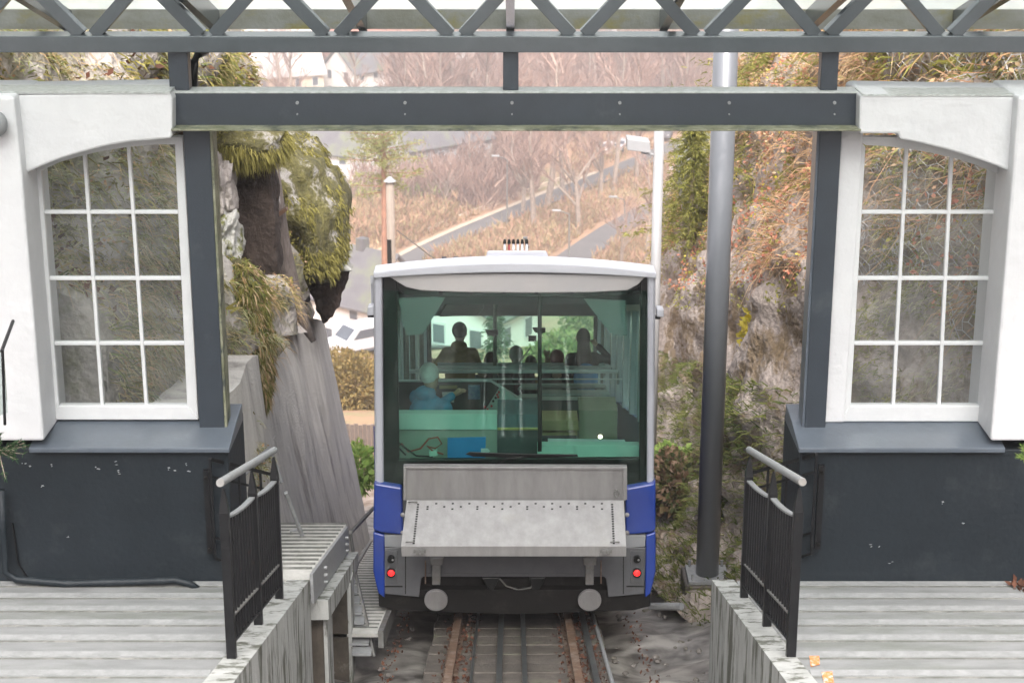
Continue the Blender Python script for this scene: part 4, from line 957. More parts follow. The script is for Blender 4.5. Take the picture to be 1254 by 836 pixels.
mb = MB(); mb.tube([PC(640,559,-.03), PC(620,562,-.03), PC(604,572,-.01)], .006, 5); mb.build('wiper_arm', M['black'], car)
# blue body
cprism('blue_corner', [(458,590),(462,592),(492,597),(494,655),(466,652),(457,648)], -.05, .3, M['blue'], bevel=.015)
cprism('blue_corner', [(766,598),(798,592),(803,589),(803,648),(797,652),(766,655)], -.05, .3, M['blue'], bevel=.015)
cprism('blue_skirt', [(457,651),(471,655),(471,732),(463,726),(457,700)], -.04, .3, M['blue'], bevel=.012)
cprism('blue_skirt', [(791,655),(803,651),(803,700),(797,726),(790,732)], -.04, .3, M['blue'], bevel=.012)
cprism('light_panel', [(470,655),(495,655),(495,671),(471,669)], -.03, .1, M['greyl'], bevel=.006)
cprism('light_panel', [(764,655),(791,655),(790,669),(764,671)], -.03, .1, M['greyl'], bevel=.006)
cprism('lower_panel', [(470,670),(791,670),(789,727),(745,731),(742,708),(735,702),(525,702),(516,708),(513,731),(471,727)], -.025, .12, M['greyp'], bevel=.008)
cprism('middle_panel', [(493,600),(767,600),(767,680),(493,680)], .0, .1, M['greyp'])
for x in (479, 780):
    sgn = 1 if x < 600 else -1
    cprism('lamp_plate', [(x-8,674),(x+8,674),(x+8,713),(x-8,713)], -.035, .02, M['greyp'], bevel=.003)
    c = PC(x, 684, -.05); mb = MB(); mb.disc(c, (0,1,0), .032, .04, 18); mb.build('headlight', M['black'], car)
    mb = MB(); mb.ball(PC(x+2, 685, -.062), .014, 8, 6); mb.build('lamp_lens', M['alu'], car, smooth=True)
    c = PC(x, 701, -.05); mb = MB(); mb.disc(c, (0,1,0), .04, .04, 20); mb.build('lamp_housing', M['black'], car)
    mb = MB(); mb.ball(PC(x, 701, -.066), (.032,.014,.032), 14, 8); mb.build('tail_lamp', M['lampred'], car, smooth=True)
for pts in ([(496,671),(497.2,671),(497.2,727),(496,727)],[(762.8,671),(764,671),(764,727),(762.8,727)],[(471,717),(493,717),(493,718.4),(471,718.4)],[(767,717),(789,717),(789,718.4),(767,718.4)]):
    cprism('panel_seam', pts, -.054 if pts[0][1] < 640 else -.029, .01, M['black'], bevel=0)
# underframe
cprism('underframe', [(463,722),(797,722),(796,742),(776,747),(630,752),(484,747),(464,742)], .02, .5, M['under'])
cprism('underframe_recess', [(510,700),(748,700),(748,735),(510,735)], .12, .3, M['under'])
cprism('bumper_beam', [(515,683),(744,683),(742,706),(517,706)], -.02, .1, M['greyp'])
cprism('coupling', [(600,708),(655,708),(648,719),(608,719)], .08, .2, M['under'])
cprism('coupling_bracket', [(590,707),(612,707),(604,722),(598,722)], .02, .1, M['black']); cprism('coupling_bracket', [(648,707),(668,707),(660,722),(652,722)], .02, .1, M['black'])
mb = MB(); mb.tube([PC(612,708,.03), PC(620,717,.03), PC(635,722,.03), PC(650,719,.03), PC(656,710,.03)], .008, 6); mb.build('hose', M['alu_d'], car)
for x in (534, 722):
    cprism('buffer_arm', [(x-5,683),(x+6,683),(x+5,716),(x-5,716)], -.12, .06, M['alu_d'])
    cprism('buffer_collar', [(x-8,683),(x+9,683),(x+8,692),(x-7,692)], -.13, .08, M['alu_d'])
    mb = MB(); mb.disc(PC(x, 734, -.17), (0,1,.1), .103, .04, 32); mb.build('buffer', M['buf'] if 'buf' in M else M['alu'], car, bevel=.004)
    mb = MB(); mb.tube([PC(x,734,-.15), PC(x,728,.1)], .05, 12); mb.build('buffer_stem', M['under'], car)
    mb = MB(); mb.tube([PC(x+(-13 if x<600 else 14),686,-.05), PC(x+(-13 if x<600 else 14),714,-.05)], .006, 5); mb.build('chain', M['rust'], car)
# loading ramp
rt = thing('loading_ramp', P(630,680,13.9), 'dented aluminium loading ramp on the front of the railcar', 'ramp'); rt.parent = car; rt.location = P(630,680,13.9)-Vector(car.location)
del rt['category']; 
ZB = lambda px_, Y_: P(*px_, Y_)
mb = MB(); mb.prism([P(495,573,14.27), P(767,574,14.27), P(766,613,14.27), P(497,613,14.27)], (0,.02,0)); mb.build('back_plate', M['alu'], rt, bevel=.003)
for (a, b) in (((494,571),(498,612)), ((763,572),(768,612))):
    mb = MB(); mb.prism([P(a[0],a[1],14.24), P(b[0],a[1],14.24), P(b[0],b[1],14.24), P(a[0],b[1],14.24)], (0,.06,0)); mb.build('side_flange', M['alu'], rt, bevel=.003)
mb = MB(); mb.prism([P(494,571,14.25), P(768,572,14.25), P(768,575,14.25), P(494,574,14.25)], (0,.07,0)); mb.build('top_flange', M['alu'], rt, bevel=.003)
q = [P(498,612,14.24), P(764,612,14.24), P(767,668,13.9), P(491,668,13.9)]
mb = MB(); mb.prism(q, (0,.006,-.02)); mb.build('deck_plate', M['alu'], rt, bevel=.002)
mb = MB(); mb.prism([P(491,668.3,13.89), P(767,668.3,13.89), P(767,681,13.89), P(492,681,13.89)], (0,.02,0)); mb.build('front_lip', M['alu'], rt, bevel=.003)
def deck(u, v): return (q[0].lerp(q[1],u)).lerp(q[3].lerp(q[2],u), v)
nrm = (q[1]-q[0]).cross(q[3]-q[0]).normalized(); nrm = nrm if nrm.z > 0 else -nrm
holes = MB()
def hole(u, v, w_=.009):
    c = deck(u, v)+nrm*.0025; a = Vector((w_,0,0)); b = (q[3]-q[0]).normalized()*w_*.8; holes.add([c-a-b, c+a-b, c+a+b, c-a+b], [(0,1,2,3)])
for k in range(17):
    hole(.055, .1+k*.053); hole(.945, .1+k*.053)
for k in range(22):
    hole(.10+k*.038, .08 if k % 2 else .15); 
    if k%3==0: hole(.10+k*.038, .2)
holes.build('drain_holes', M['black'], rt, kind='stuff')
for (u, v) in ((.03,.06),(.04,.93),(.95,.93)):
    c = deck(u, v)+nrm*.012; mb = MB(); mb.tube([c+Vector((math.cos(a)*.035, math.sin(a)*.022, math.sin(a)*-.01)) for a in np.linspace(0,2*math.pi,11)], .006, 5); mb.build('ring', M['alu_d'], rt)
mb = MB(); c = P(755,604,14.22); mb.tube([c+Vector((math.cos(a)*.02, 0, math.sin(a)*.035)) for a in np.linspace(0,2*math.pi,11)], .006, 5); mb.build('ring', M['alu_d'], rt)
for x in (514, 742):
    mb = MB(); c = P(x,674,13.87); mb.box(c.x-.05,c.x+.05,c.y-.02,c.y,c.z-.012,c.z+.012); mb.box(c.x-.03,c.x-.005,c.y-.035,c.y,c.z-.02,c.z+.02); mb.box(c.x+.012,c.x+.035,c.y-.035,c.y,c.z-.02,c.z+.02); mb.build('latch', M['alu_d'], rt)
for x in (493,768):
    for y in (630,652):
        mb = MB(); mb.ball(P(x,y,14.05), .02, 8, 6); mb.build('hinge', M['alu'], rt)
# mirrors
cprism('side_camera', [(450,376),(459,374),(459,386),(449,387)], .05, .12, M['roofwhite'], bevel=.01); cprism('side_camera', [(804,378),(813,379),(813,389),(804,388)], .05, .12, M['roofwhite'], bevel=.01)
cprism('camera_arm', [(450,386),(458,386),(458,389),(450,389)], .07, .08, M['black']); cprism('camera_arm', [(802,388),(809,388),(809,391),(802,391)], .07, .08, M['black'])
# shell: measured half width and heights above the rail
HW = 1.225; z_roof = PC(627,324).z - R(PC(627,324).y); 
yR0 = PC(627,330).y+.06
def slab_s(nm, x0, x1, y0, y1, h0, h1, m, bevel=0): mb = MB(); mb.sbox(x0,x1,y0,y1,h0,h1); return mb.build(nm, m, car, bevel=bevel)
HR = z_roof
mb = MB(); n = 12
for Y in (yR0, YB):
    for i in range(n+1):
        x = -HW+2*HW*i/n; mb.v.append((x, Y, R(Y)+HR-.10+.085*(1-(x/HW)**2)))
    for i in range(n+1):
        x = HW-2*HW*i/n; mb.v.append((x, Y, R(Y)+HR-.17))
N2 = 2*(n+1)
mb.f = [tuple(range(N2)), tuple(range(2*N2-1, N2-1, -1))] + [(i, i+N2, (i+1)%N2+N2, (i+1)%N2) for i in range(N2)]
mb.build('roof', M['roofwhite'], car)
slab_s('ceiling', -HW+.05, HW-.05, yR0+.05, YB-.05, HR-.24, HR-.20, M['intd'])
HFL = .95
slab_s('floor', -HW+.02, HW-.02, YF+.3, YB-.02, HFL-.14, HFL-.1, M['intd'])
slab_s('underbody', -1.0, 1.0, YF+.5, YB-.2, .12, .7, M['under'])
for sg in (-1, 1):
    slab_s('side_wall', *sorted((sg*HW, sg*(HW-.05))), YF+.32, YB, .35, 1.85, M['blue'])
    slab_s('cant_rail', *sorted((sg*HW, sg*(HW-.05))), YF+.4, YB, HR-.42, HR-.17, M['silver'])
    k = 0; Y = YF+.9
    while Y < YB:
        slab_s('pillar', *sorted((sg*HW, sg*(HW-.07))), Y, Y+.12, 1.85, HR-.42, M['silver'])
        if Y+1.1 < YB: 
            slab_s('side_window', *sorted((sg*(HW-.03), sg*(HW-.024))), Y+.12, Y+1.1, 1.85, HR-.42, M['sglass'])
        Y += 1.1
    slab_s('side_window', *sorted((sg*(HW-.03), sg*(HW-.024))), YF+.35, YF+.9, 1.85, HR-.42, M['sglass'])
# far end
mb = MB(); mb.box(-HW, HW, YB-.03, YB, R(YB)+HR-.5, R(YB)+HR-.17); mb.build('end_header', M['intd'], car)
mb = MB(); mb.box(-HW, HW, YB-.03, YB, R(YB)+.4, R(YB)+1.75); mb.build('end_wall', M['int'], car)
for x in (-HW+.06, HW-.06): mb = MB(); mb.box(x-.06, x+.06, YB-.06, YB, R(YB)+1.75, R(YB)+HR-.5); mb.build('end_pillar', M['intd'], car)
mb = MB(); mb.box(-HW+.12, HW-.12, YB-.02, YB-.014, R(YB)+1.75, R(YB)+HR-.5); mb.build('end_window', M['sglass'], car)
# roof gear
mb = MB(); mb.prism([P(592,324,15.3), P(597,307,15.3), P(669,307,15.3), P(675,324,15.3)], (0,.8,-.24)); mb.build('roof_box', M['roofwhite'], car, bevel=.012)
for i in range(6):
    x = 618+i*5.4; c = P(x,306,15.9); mb = MB(); mb.tube([c, c+Vector((0,0,.07))], [.013,.009], 8); mb.build('insulator', M['roofwhite'] if i != 1 else M['hat_maroon'], car)
    mb = MB(); mb.tube([c+Vector((0,0,.06)), c+Vector((0,0,.10))], [.018,.01], 8); mb.build('contact', M['black'], car)
mb = MB(); c = P(643,292,15.95); mb.tube([P(646,304,15.95), P(643,292,15.95)], [.014,.008], 6); mb.box(c.x-.02,c.x+.02,c.y-.02,c.y+.02,c.z,c.z+.012); mb.build('aerial', M['alu_d'], car)
for x in (544, 558):
    c = P(x, 322, 15.6); mb = MB(); mb.tube([c-Vector((0,0,.05)), c, c+Vector((0,0,.03)), c+Vector((0,0,.055))], [.03,.024,.018,.024], 10); mb.build('horn', M['black'], car)
# ---- cab interior (measured through the screen)
def ci(nm, pts, Y, d, m, bevel=.004, par=car): mb = MB(); mb.pprism(pts, Y, d); return mb.build(nm, m, par, bevel=bevel)
ci('dash_shelf', [(478,507),(609,507),(609,526),(478,526)], 15.25, .12, M['mint'])
ci('dash_front', [(478,526),(609,526),(609,566),(478,566)], 15.28, .1, M['int'])
ci('cab_locker', [(609,507),(659,507),(659,524),(609,524)], 15.22, .4, mat('blue_grey_locker',(.10,.15,.18),None,.5))
ci('locker_trim', [(609,524),(659,524),(659,526.5),(609,526.5)], 15.20, .1, mat('brass_strip',(.45,.36,.12),None,.4))
ci('cab_locker', [(609,526.5),(659,526.5),(659,566),(609,566)], 15.22, .4, M['intd'])
ci('lower_dash', [(658,545),(783,545),(782,562),(658,563)], 15.05, .1, M['mint'])
ci('dash_edge', [(671,541),(766,542.5),(766,544.5),(671,543.5)], 15.2, .1, M['roofwhite'])
ci('seat_box', [(709,502),(756,502),(756,545),(709,545)], 16.6, .4, M['seatb'] if 'seatb' in M else mat('sage_seat_box',(.30,.31,.22),None,.6))
ci('seat_back_panel', [(664,502),(709,502),(709,516),(664,516)], 16.7, .3, M['intd'])
ci('wooden_step', [(664,515),(708,515),(709,527),(664,527)], 16.3, .3, M['seatw'])
ci('wooden_step', [(664,529),(707,529),(707,533),(664,533)], 16.35, .3, M['seatw'])
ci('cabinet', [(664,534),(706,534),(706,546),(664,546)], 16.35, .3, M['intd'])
c = P(735,534,16.57); mb = MB(); mb.disc(c, (0,1,0), .034, .02, 16); mb.build('lamp_bezel', M['rust'], car); mb = MB(); mb.ball(c-Vector((0,.01,0)), (.022,.012,.022), 12, 8); mb.build('round_lamp', M['lampw'], car, smooth=True)
# control desk
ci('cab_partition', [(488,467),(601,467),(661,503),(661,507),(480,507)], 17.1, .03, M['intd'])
mb = MB(); mb.tube([P(487,466,17.05), P(601,466,17.05), P(630,484,17.0), P(660,503,16.9)], .014, 8); mb.build('partition_rail', M['roofwhite'], car)
ci('control_panel', [(592,507),(612,475),(618,476),(652,503),(650,507)], 16.4, .05, mat('control_panel_grey',(.45,.50,.48),None,.5))
ci('control_screen', [(606,507),(615,491),(630,501),(627,507)], 16.38, .02, mat('amber_screen',(.22,.17,.10),None,.3))
ci('notice_paper', [(541,480),(556,480),(556,493),(543,491)], 16.9, .01, M['roofwhite'])
ci('notice_paper', [(538,472),(560,472),(560,476),(538,476)], 16.9, .01, M['seatw'])
ci('monitor', [(573,472),(588,472),(588,489),(573,489)], 16.8, .03, mat('monitor_screen',(.20,.28,.36),(.1,.14,.3),.2,30))
for (x, y, m_) in ((609,483,'lampbtn'),(611,480,'lampbtn'),(607,487,'black'),(602,497,'lampbtn'),(597,501,'lampbtn'),(604,491,'black'),(594,498,'lampbtn'),(599,505,'lampbtn'),(610,486,'lampbtn')):
    if 'lampbtn' not in M: M['lampbtn'] = mat('red_button', (.6,.05,.07), None, .4)
    mb = MB(); mb.ball(P(x, y, 16.37), (.012,.012,.012), 8, 6); mb.build('button', M[m_], car, smooth=True)
for (x, y, Y) in ((668,366,16.2),(575,371,16.6),(700,371,17.6),(560,374,18.6)):
    mb = MB(); mb.disc(Vector((P(x,y,Y).x, Y, R(Y)+HR-.245)), (0,0,1), .05, .02, 12); mb.build('ceiling_lamp', M['lampc'], car)
# visors
ci('sun_visor', [(488,365),(546,363),(518,409),(499,411),(494,398)], 14.98, .004, M['visor'], 0)
ci('sun_visor', [(715,366),(766,368),(768,411),(750,410),(738,396)], 14.98, .004, M['visor'], 0)
ci('overhead_screen', [(548,368),(592,368),(592,378),(584,386),(538,388)], 15.5, .06, M['black'])
ci('roof_console', [(488,360),(784,360),(784,373),(488,373)], 15.3, .5, M['intd'])
# vertical poles and grab rails down the car
for (x, y0, y1, Y, r_) in ((606,376,502,19.3,.022),(738,390,500,21.5,.02),(750,398,505,20.5,.022),(762,402,510,19.5,.025),(774,405,530,18.5,.03),(505,405,500,18.5,.03),(516,408,500,19.5,.025),(526,405,480,20.5,.022),(497,415,500,17.8,.03)):
    mb = MB(); mb.tube([P(x,y0-14,Y), P(x-(x-627)*.01,y1,Y)], r_, 8); mb.build('grab_pole', M['intpole'] if 'intpole' in M else M['alu_d'], car)
for (x, y) in ((602,408),(660,405)):
    ci('door_handle', [(x-8,y-3),(x+8,y-3),(x+8,y+2),(x+3,y+4),(x-5,y+2)], 19.1, .05, M['black'])
for k, (x0, x1, y, Y) in enumerate(((536,740,446,20.2),(528,748,450,19.2),(498,757,454.5,18.2),(520,765,464,18.0),(530,745,470,18.8))):
    mb = MB(); mb.tube([P(x0,y,Y), P(x1,y,Y)], .022 if k < 3 else .008, 8); mb.build('grab_rail', M['roofwhite'], car)
for (x, y0, y1, Y) in ((757,454,470,18.2),(748,450,464,19.2),(740,446,460,20.2),(500,454,470,18.2)):
    mb = MB(); mb.tube([P(x,y0,Y), P(x,y1,Y)], .016, 6); mb.build('grab_rail_end', M['galv'], car)
for i in range(7):     # stepped aisle floor
    Y = 17.1+i*.55; h = HFL-.1; z = R(Y)+h; zz = z+.02
    mb = MB(); mb.box(-.2, HW-.1, Y, Y+.5, zz-.1, zz+.02); mb.build('aisle_step', M['steps'], car)
for (x0, x1, x2, x3, y0, y1, Y) in ((664,752,664,755,494,501,16.9),(664,748,664,752,485,491,17.5),(664,744,664,747,477,482,18.1),(664,740,664,743,470,474,18.7),(640,658,634,658,470,475,18.0),(638,658,630,658,482,487,17.4)):
    mb = MB(); mb.prism([P(x2,y1,Y), P(x3,y1,Y), P(x1,y0,Y+.3), P(x0,y0,Y+.3)], (0,0,-.02)); mb.build('partition_top', M['steps'], car)
    mb = MB(); mb.prism([P(x2,y1,Y), P(x3,y1,Y), P(x3,y1+1.5,Y), P(x2,y1+1.5,Y)], (0,.02,0)); mb.build('partition_edge', M['roofwhite'], car)
for i in range(5):     # benches
    Y = 17.6+i*1.1; z = R(Y)+HFL
    for sg in (-1, 1):
        mb = MB(); mb.box(*sorted((sg*.35, sg*(HW-.1))), Y, Y+.4, z+.32, z+.4); mb.build('bench_seat', M['int'], car, bevel=.02)
        mb = MB(); mb.box(*sorted((sg*.35, sg*(HW-.1))), Y+.40, Y+.45, z+.35, z+.8); mb.build('bench_back', M['int'], car, bevel=.02)
# loose things behind the screen
mb = MB(); mb.pprism([(548,536),(595,535),(594,564),(548,564)], 15.0, .012); one('blue_folder', 'flat blue folder standing behind the windscreen', 'folder', mb, mat('blue_folder_plastic',(.03,.25,.62),None,.5), bevel=.002)
mb = MB(); mb.pprism([(589,549),(597,549),(600,552),(597,555),(589,555)], 14.96, .006); one('white_tag', 'tiny white tag at the corner of the blue folder', 'tag', mb, M['roofwhite'])
pts = [P(480,551,15.05), P(492,543,15.05), P(500,553,15.05), P(515,549,15.0), P(525,537,15.0), P(536,535,15.0), P(541,543,15.0), P(533,549,15.0), P(523,546,15.0), P(530,552,14.98), P(543,556,14.98)]
mb = MB(); mb.tube(pts, .008, 6); one('red_cable', 'red looped cable lying on the cab dashboard', 'cable', mb, mat('red_cable_rubber',(.5,.08,.06),None,.5), smooth=True)
pts = [P(497,557,15.0), P(485,545,15.05), P(487,541,15.05), P(496,548,15.02), P(510,558,15.0), P(530,559,15.0)]
mb = MB(); mb.tube(pts, .009, 6); one('black_cable', 'black coiled cable beside the red cable on the dashboard', 'cable', mb, M['black'], smooth=True)
mb = MB(); mb.pprism([(525,553),(535,551),(536,558),(526,559)], 14.97, .06); one('mint_box', 'small mint green plug box on the cab dashboard', 'box', mb, M['mint'], bevel=.004)

# ---------------------------------------------------------------- people
def fuse(parts, name, m, parent, vox=.018, sm_it=4, label=None):
    """overlapping tapered limbs fused into one continuous surface"""
    mb = MB()
    for pt in parts:
        if pt[0] == 'b': mb.ball(pt[1], pt[2], 14, 10, pt[3] if len(pt) > 3 else None)
        else:
            _, pts, rs = pt; mb.tube(pts, rs, 10)
            for p_, r_ in zip(pts, rs): mb.ball(p_, r_, 10, 8)
    o = mb.build(name, m, parent, smooth=True, label=label)
    r = o.modifiers.new('fuse', 'REMESH'); r.mode = 'VOXEL'; r.voxel_size = vox; r.use_smooth_shade = True
    s_ = o.modifiers.new('smooth', 'SMOOTH'); s_.iterations = sm_it; s_.factor = .5
    return o
def person(head, label, coat, trousers='jeans', hat=None, hatm=None, hair='hair_dark', face=(0,1,0), feet_z=None, seated=False,
           armL=None, armR=None, pack=None, hood=False, group=None, hairlong=False, tilt=0, wide=1.0):
    """head: centre of the head; face: direction looked at; arms: (elbow, hand) offsets from the shoulder"""
    H = Vector(head); f = Vector(face).normalized(); sd = f.cross(Vector((0,0,1))).normalized()   # sd: right-hand side
    fz = feet_z if feet_z is not None else H.z-1.6
    t = thing('person', (H.x, H.y, fz), label, 'person', group)
    up = Vector((0,0,1)); neck = H-up*.17-f*.02; chest = H-up*.36-f*.03; waist = H-up*.62-f*.01; hip = H-up*.80
    shL, shR = H-up*.25-sd*.17*wide, H-up*.25+sd*.17*wide
    hd = [('b', H, (.075,.092,.115)), ('b', H-up*.06+f*.035, (.05,.055,.055)), ('b', H+f*.095-up*.01, (.014,.02,.022)), ('b', H-sd*.08, (.012,.02,.03)), ('b', H+sd*.08, (.012,.02,.03)),
          ('t', [H-up*.08, neck-up*.05], [.052,.058]), ('t', [neck-up*.04, chest, waist, hip], [.08,.12,.11,.12]), ('t', [shL, shR], [.06,.06])]
    cp = [('t', [neck-up*.03, chest, waist, hip-up*.03], [.075,.155*wide,.15*wide,.165*wide]), ('t', [shL, shR], [.075,.075]), ('t', [chest-sd*.07*wide, waist-sd*.06*wide], [.13,.13]), ('t', [chest+sd*.07*wide, waist+sd*.06*wide], [.13,.13])]
    if hood: cp.append(('b', neck+up*.03-f*.045, (.105,.10,.065)))
    for sh, arm, s_ in ((shL, armL, -1), (shR, armR, 1)):
        if arm is None:
            el = sh-up*.28+sd*s_*.05; hn = el-up*.20+f*.12
        else: el, hn = sh+Vector(arm[0]), sh+Vector(arm[1])
        fd = (hn-el).normalized(); pal = hn+fd*.05; ax = fd.cross(up); ax = ax.normalized() if ax.length > .1 else sd
        hd += [('t', [el, hn, pal], [.036,.024,.034])]
        for k in range(4):
            b0 = pal+ax*(k-1.5)*.019; d1 = (fd+Vector((0,0,-.15-.1*k))).normalized(); ln = (.062,.072,.068,.052)[k]
            hd.append(('t', [b0, b0+d1*ln*.55, b0+d1*ln*.55+(d1+Vector((0,0,-.5))).normalized()*ln*.45], [.0095,.009,.0075]))
        hd.append(('t', [hn+fd*.02+ax*.03, hn+fd*.055+ax*.055+up*.01, hn+fd*.085+ax*.052+up*.01], [.012,.011,.009]))
        cp.append(('t', [sh, el, el.lerp(hn,.9)], [.072,.058,.044]))
    if seated:
        lg = []
        for s_ in (-1,1):
            hp = hip+sd*s_*.09; kn = hp+f*.42+up*.02; an = kn-up*.42; lg.append(('t', [hp, kn, an], [.095,.066,.045])); hd.append(('t', [an, an+f*.14-up*.03], [.042,.03]))
    else:
        lg = []
        for s_ in (-1,1):
            hp = hip+sd*s_*.09; an = Vector((hp.x, hp.y, fz+.09)); kn = hp.lerp(an,.5)+f*.02; lg.append(('t', [hp, kn, an], [.095,.068,.05])); hd.append(('t', [an, an+f*.15-up*.05], [.042,.032]))
    fuse(hd, 'body', M['skin'], t, .009, 3); fuse(cp, 'coat', M[coat], t, .018, 3); fuse(lg, 'trousers', M[trousers], t, .022, 3)
    hr = [('b', H+up*.02-f*.02, (.085,.098,.112))]
    if hairlong: hr += [('t', [H-f*.05-up*.02, H-f*.09-up*.13, H-f*.11-up*.24, H-f*.11-up*.32], [.075,.085,.10,.05])]
    if not hat or hairlong: fuse(hr, 'hair', M[hair], t, .012, 2)
    if hat:
        ht = [('b', H+up*.045-f*.015, (.095,.108,.105)), ('t', [H+up*.02-f*.1+sd*0, H+up*.02-f*.1], [.01,.01])]
        o = fuse(ht, 'hat', M[hatm], t, .012, 2)
        if hat == 'pom':
            pc = H+up*.16-f*.03 if tilt == 0 else H-up*.02-f*.14; mb = MB(); mb.ball(pc, .04, 12, 8); mb.build('pompom', M['hat_white'], t, smooth=True)
    if pack:
        o = fuse([('b', chest-f*.24-up*.05, (.15,.09,.19)), ('b', chest-f*.29-up*.14, (.11,.06,.08))], 'backpack', M[pack], t, .018, 3)
    return t
def flz(Y): return R(Y)+HFL-.06
ph = lambda px, py, Y: P(px, py, Y)
H1 = ph(563,408,20.9); person(H1, 'standing passenger in black beanie and tan hooded coat seen from behind', 'coat_tan', 'jeans', 'beanie', 'hat_black', hood=True, feet_z=flz(20.9), face=(.15,1,0), wide=.95, armL=((-.16,.0,-.22),(-.2,.25,-.2)), armR=((.12,.0,-.26),(.1,.2,-.3)))
H2 = ph(714,414,20.2); person(H2, 'passenger in black with long dark hair and blue backpack, arm raised to head', 'coat_dark', 'jeans', None, hairlong=True, pack='pack_blue', feet_z=flz(20.2), armR=((.22,.05,-.06),(.03,.12,.12)), face=(-.1,1,0), wide=.85)
H3 = ph(632,436,22.3); person(H3, 'seated passenger in pale ribbed pompom hat seen from behind', 'coat_dark', 'jeans', 'pom', 'hat_white', feet_z=H3.z-1.2, seated=True, tilt=1)
H4 = ph(682,441,21.9); person(H4, 'seated passenger in maroon knitted hat seen from behind', 'coat_dark', 'jeans', 'beanie', 'hat_maroon', feet_z=H4.z-1.2, seated=True)
H5 = ph(601,442,21.6); person(H5, 'bare headed dark haired passenger sitting left of the pompom hat', 'coat_grey', 'jeans', None, feet_z=H5.z-1.2, seated=True, hairlong=True, wide=1.2)
H6 = ph(650,446,22.7); person(H6, 'passenger in brown holding up a phone on a stick', 'coat_tan', 'jeans', None, feet_z=H6.z-1.25, seated=True, armR=((.1,.1,.05),(.05,.2,.28)))
mb = MB(); mb.tube([ph(634,446,21.6), ph(650,425,22.2)], .009, 6); mb.build
st = thing('selfie_stick', ph(642,436,22.0), 'pale stick with dark phone held up inside the railcar', 'stick')
mb.build('rod', M['hat_white'], st); mb = MB(); mb.pprism([(647,411),(657,411),(657,418),(647,418)], 22.2, .015); mb.build('phone', M['black'], st, bevel=.003)
H7 = ph(527,462,16.0)
drv = person(H7, 'driver in pale blue knitted hat and blue striped jacket reaching to the controls', 'jacket_blue', 'jeans', 'beanie', 'hat_pale', face=(1,.9,-.1), feet_z=H7.z-1.2, seated=True, wide=1.25, hood=True,
             armR=((.06,-.02,-.24),(.30,-.05,-.10)), armL=((.05,.1,-.22),(.36,.2,-.04)))

# ================================================================ the valley beyond
def draped(name, pl, w_, m, lift=.25, kind='structure', n=60):
    pts = [hit(*q) for q in pl]; c = []
    for i in range(len(pts)-1):
        for k in range(8): c.append(pts[i].lerp(pts[i+1], k/8))
    c.append(pts[-1])
    for _ in range(6): c = [c[0]]+[(c[i-1]+c[i]*2+c[i+1])/4 for i in range(1,len(c)-1)]+[c[-1]]
    v = []; f = []
    for i, p in enumerate(c):
        d = (c[min(i+1,len(c)-1)]-c[max(i-1,0)]); d.z = 0; d.normalize(); s_ = Vector((d.y,-d.x,0))
        for k in range(5):
            q = p+s_*w_*(k/4-.5); v.append((q.x, q.y, float(ground(q.x,q.y))+lift))
    for i in range(len(c)-1):
        for k in range(4): a = i*5+k; f.append((a,a+1,a+6,a+5))
    roads.append(c) if w_ > 3 else None
    mb = MB(); mb.v = v; mb.f = f; o = mb.build(name, m, kind=kind); return o, c
roads = []
road_, rc = draped('road', [(440,352),(500,318),(560,290),(620,266),(680,242),(730,222),(790,198),(860,168),(930,140)], 3.8, M['asphalt'])
draped('side_road', [(560,372),(680,335),(720,305),(755,282),(790,262),(830,240)], 4, M['asphalt'], .2)
draped('town_road', [(380,245),(450,238),(520,222),(560,200),(560,165)], 9, M['asphalt'], .2)
draped('driveway', [(380,432),(430,431),(480,428),(560,420)], 7, M['asphalt'], .2)
draped('verge', [(440,343),(500,309),(560,282),(620,258),(680,234),(730,214)], .8, mat('pale_dry_verge', (.50,.42,.32),(.42,.34,.25),.9,.8), .3)
def wallstrip(c, off, h, m, label, name='roadside_wall'):
    mb = MB(); v = []
    for i, p in enumerate(c):
        d = (c[min(i+1,len(c)-1)]-c[max(i-1,0)]); d.z = 0; d.normalize(); s_ = Vector((-d.y,d.x,0))*off; q = p+s_; z = float(ground(q.x,q.y)); n_ = Vector((-d.y,d.x,0))*.15
        mb.v += [(q.x-n_.x,q.y-n_.y,z-.1),(q.x-n_.x,q.y-n_.y,z+h),(q.x+n_.x,q.y+n_.y,z+h),(q.x+n_.x,q.y+n_.y,z-.1)]
    for i in range(len(c)-1):
        for k in range(3): a = i*4+k; mb.f.append((a,a+1,a+5,a+4))
    return one(name, label, 'wall', mb, m)
wallstrip(rc[:44], 4.2, .5, M['housec'], 'low pale kerb wall along the uphill road in the valley')

def branch(mbT, mbC, p, d, L_, r, lvl, maxl):
    n = 3; pts = [p]; q = p; dd = d
    for i in range(n):
        dd = (dd+Vector((random.gauss(0,.10), random.gauss(0,.10), random.gauss(.03,.06)))).normalized(); q = q+dd*L_/n; pts.append(q)
    tgt = mbT if lvl <= 1 else mbC
    tgt.tube(pts, [r, r*.85, r*.7, r*.5], 5 if lvl < 2 else 3, cap=False)
    if lvl >= maxl: return
    for k in range(4 if lvl < 2 else 4):
        f_ = random.uniform(.45, 1.0) if lvl else random.uniform(.35, 1.0); b = pts[0].lerp(pts[-1], f_) if lvl else pts[min(n, int(f_*n))].lerp(pts[min(n, int(f_*n)+1)], .5)
        a = random.uniform(0, 2*math.pi); s_ = Vector((math.cos(a), math.sin(a), 0)); nd = (dd*.75+s_*random.uniform(.45,.8)+Vector((0,0,.15))).normalized()
        branch(mbT, mbC, b, nd, L_*random.uniform(.5,.68), r*.52, lvl+1, maxl)
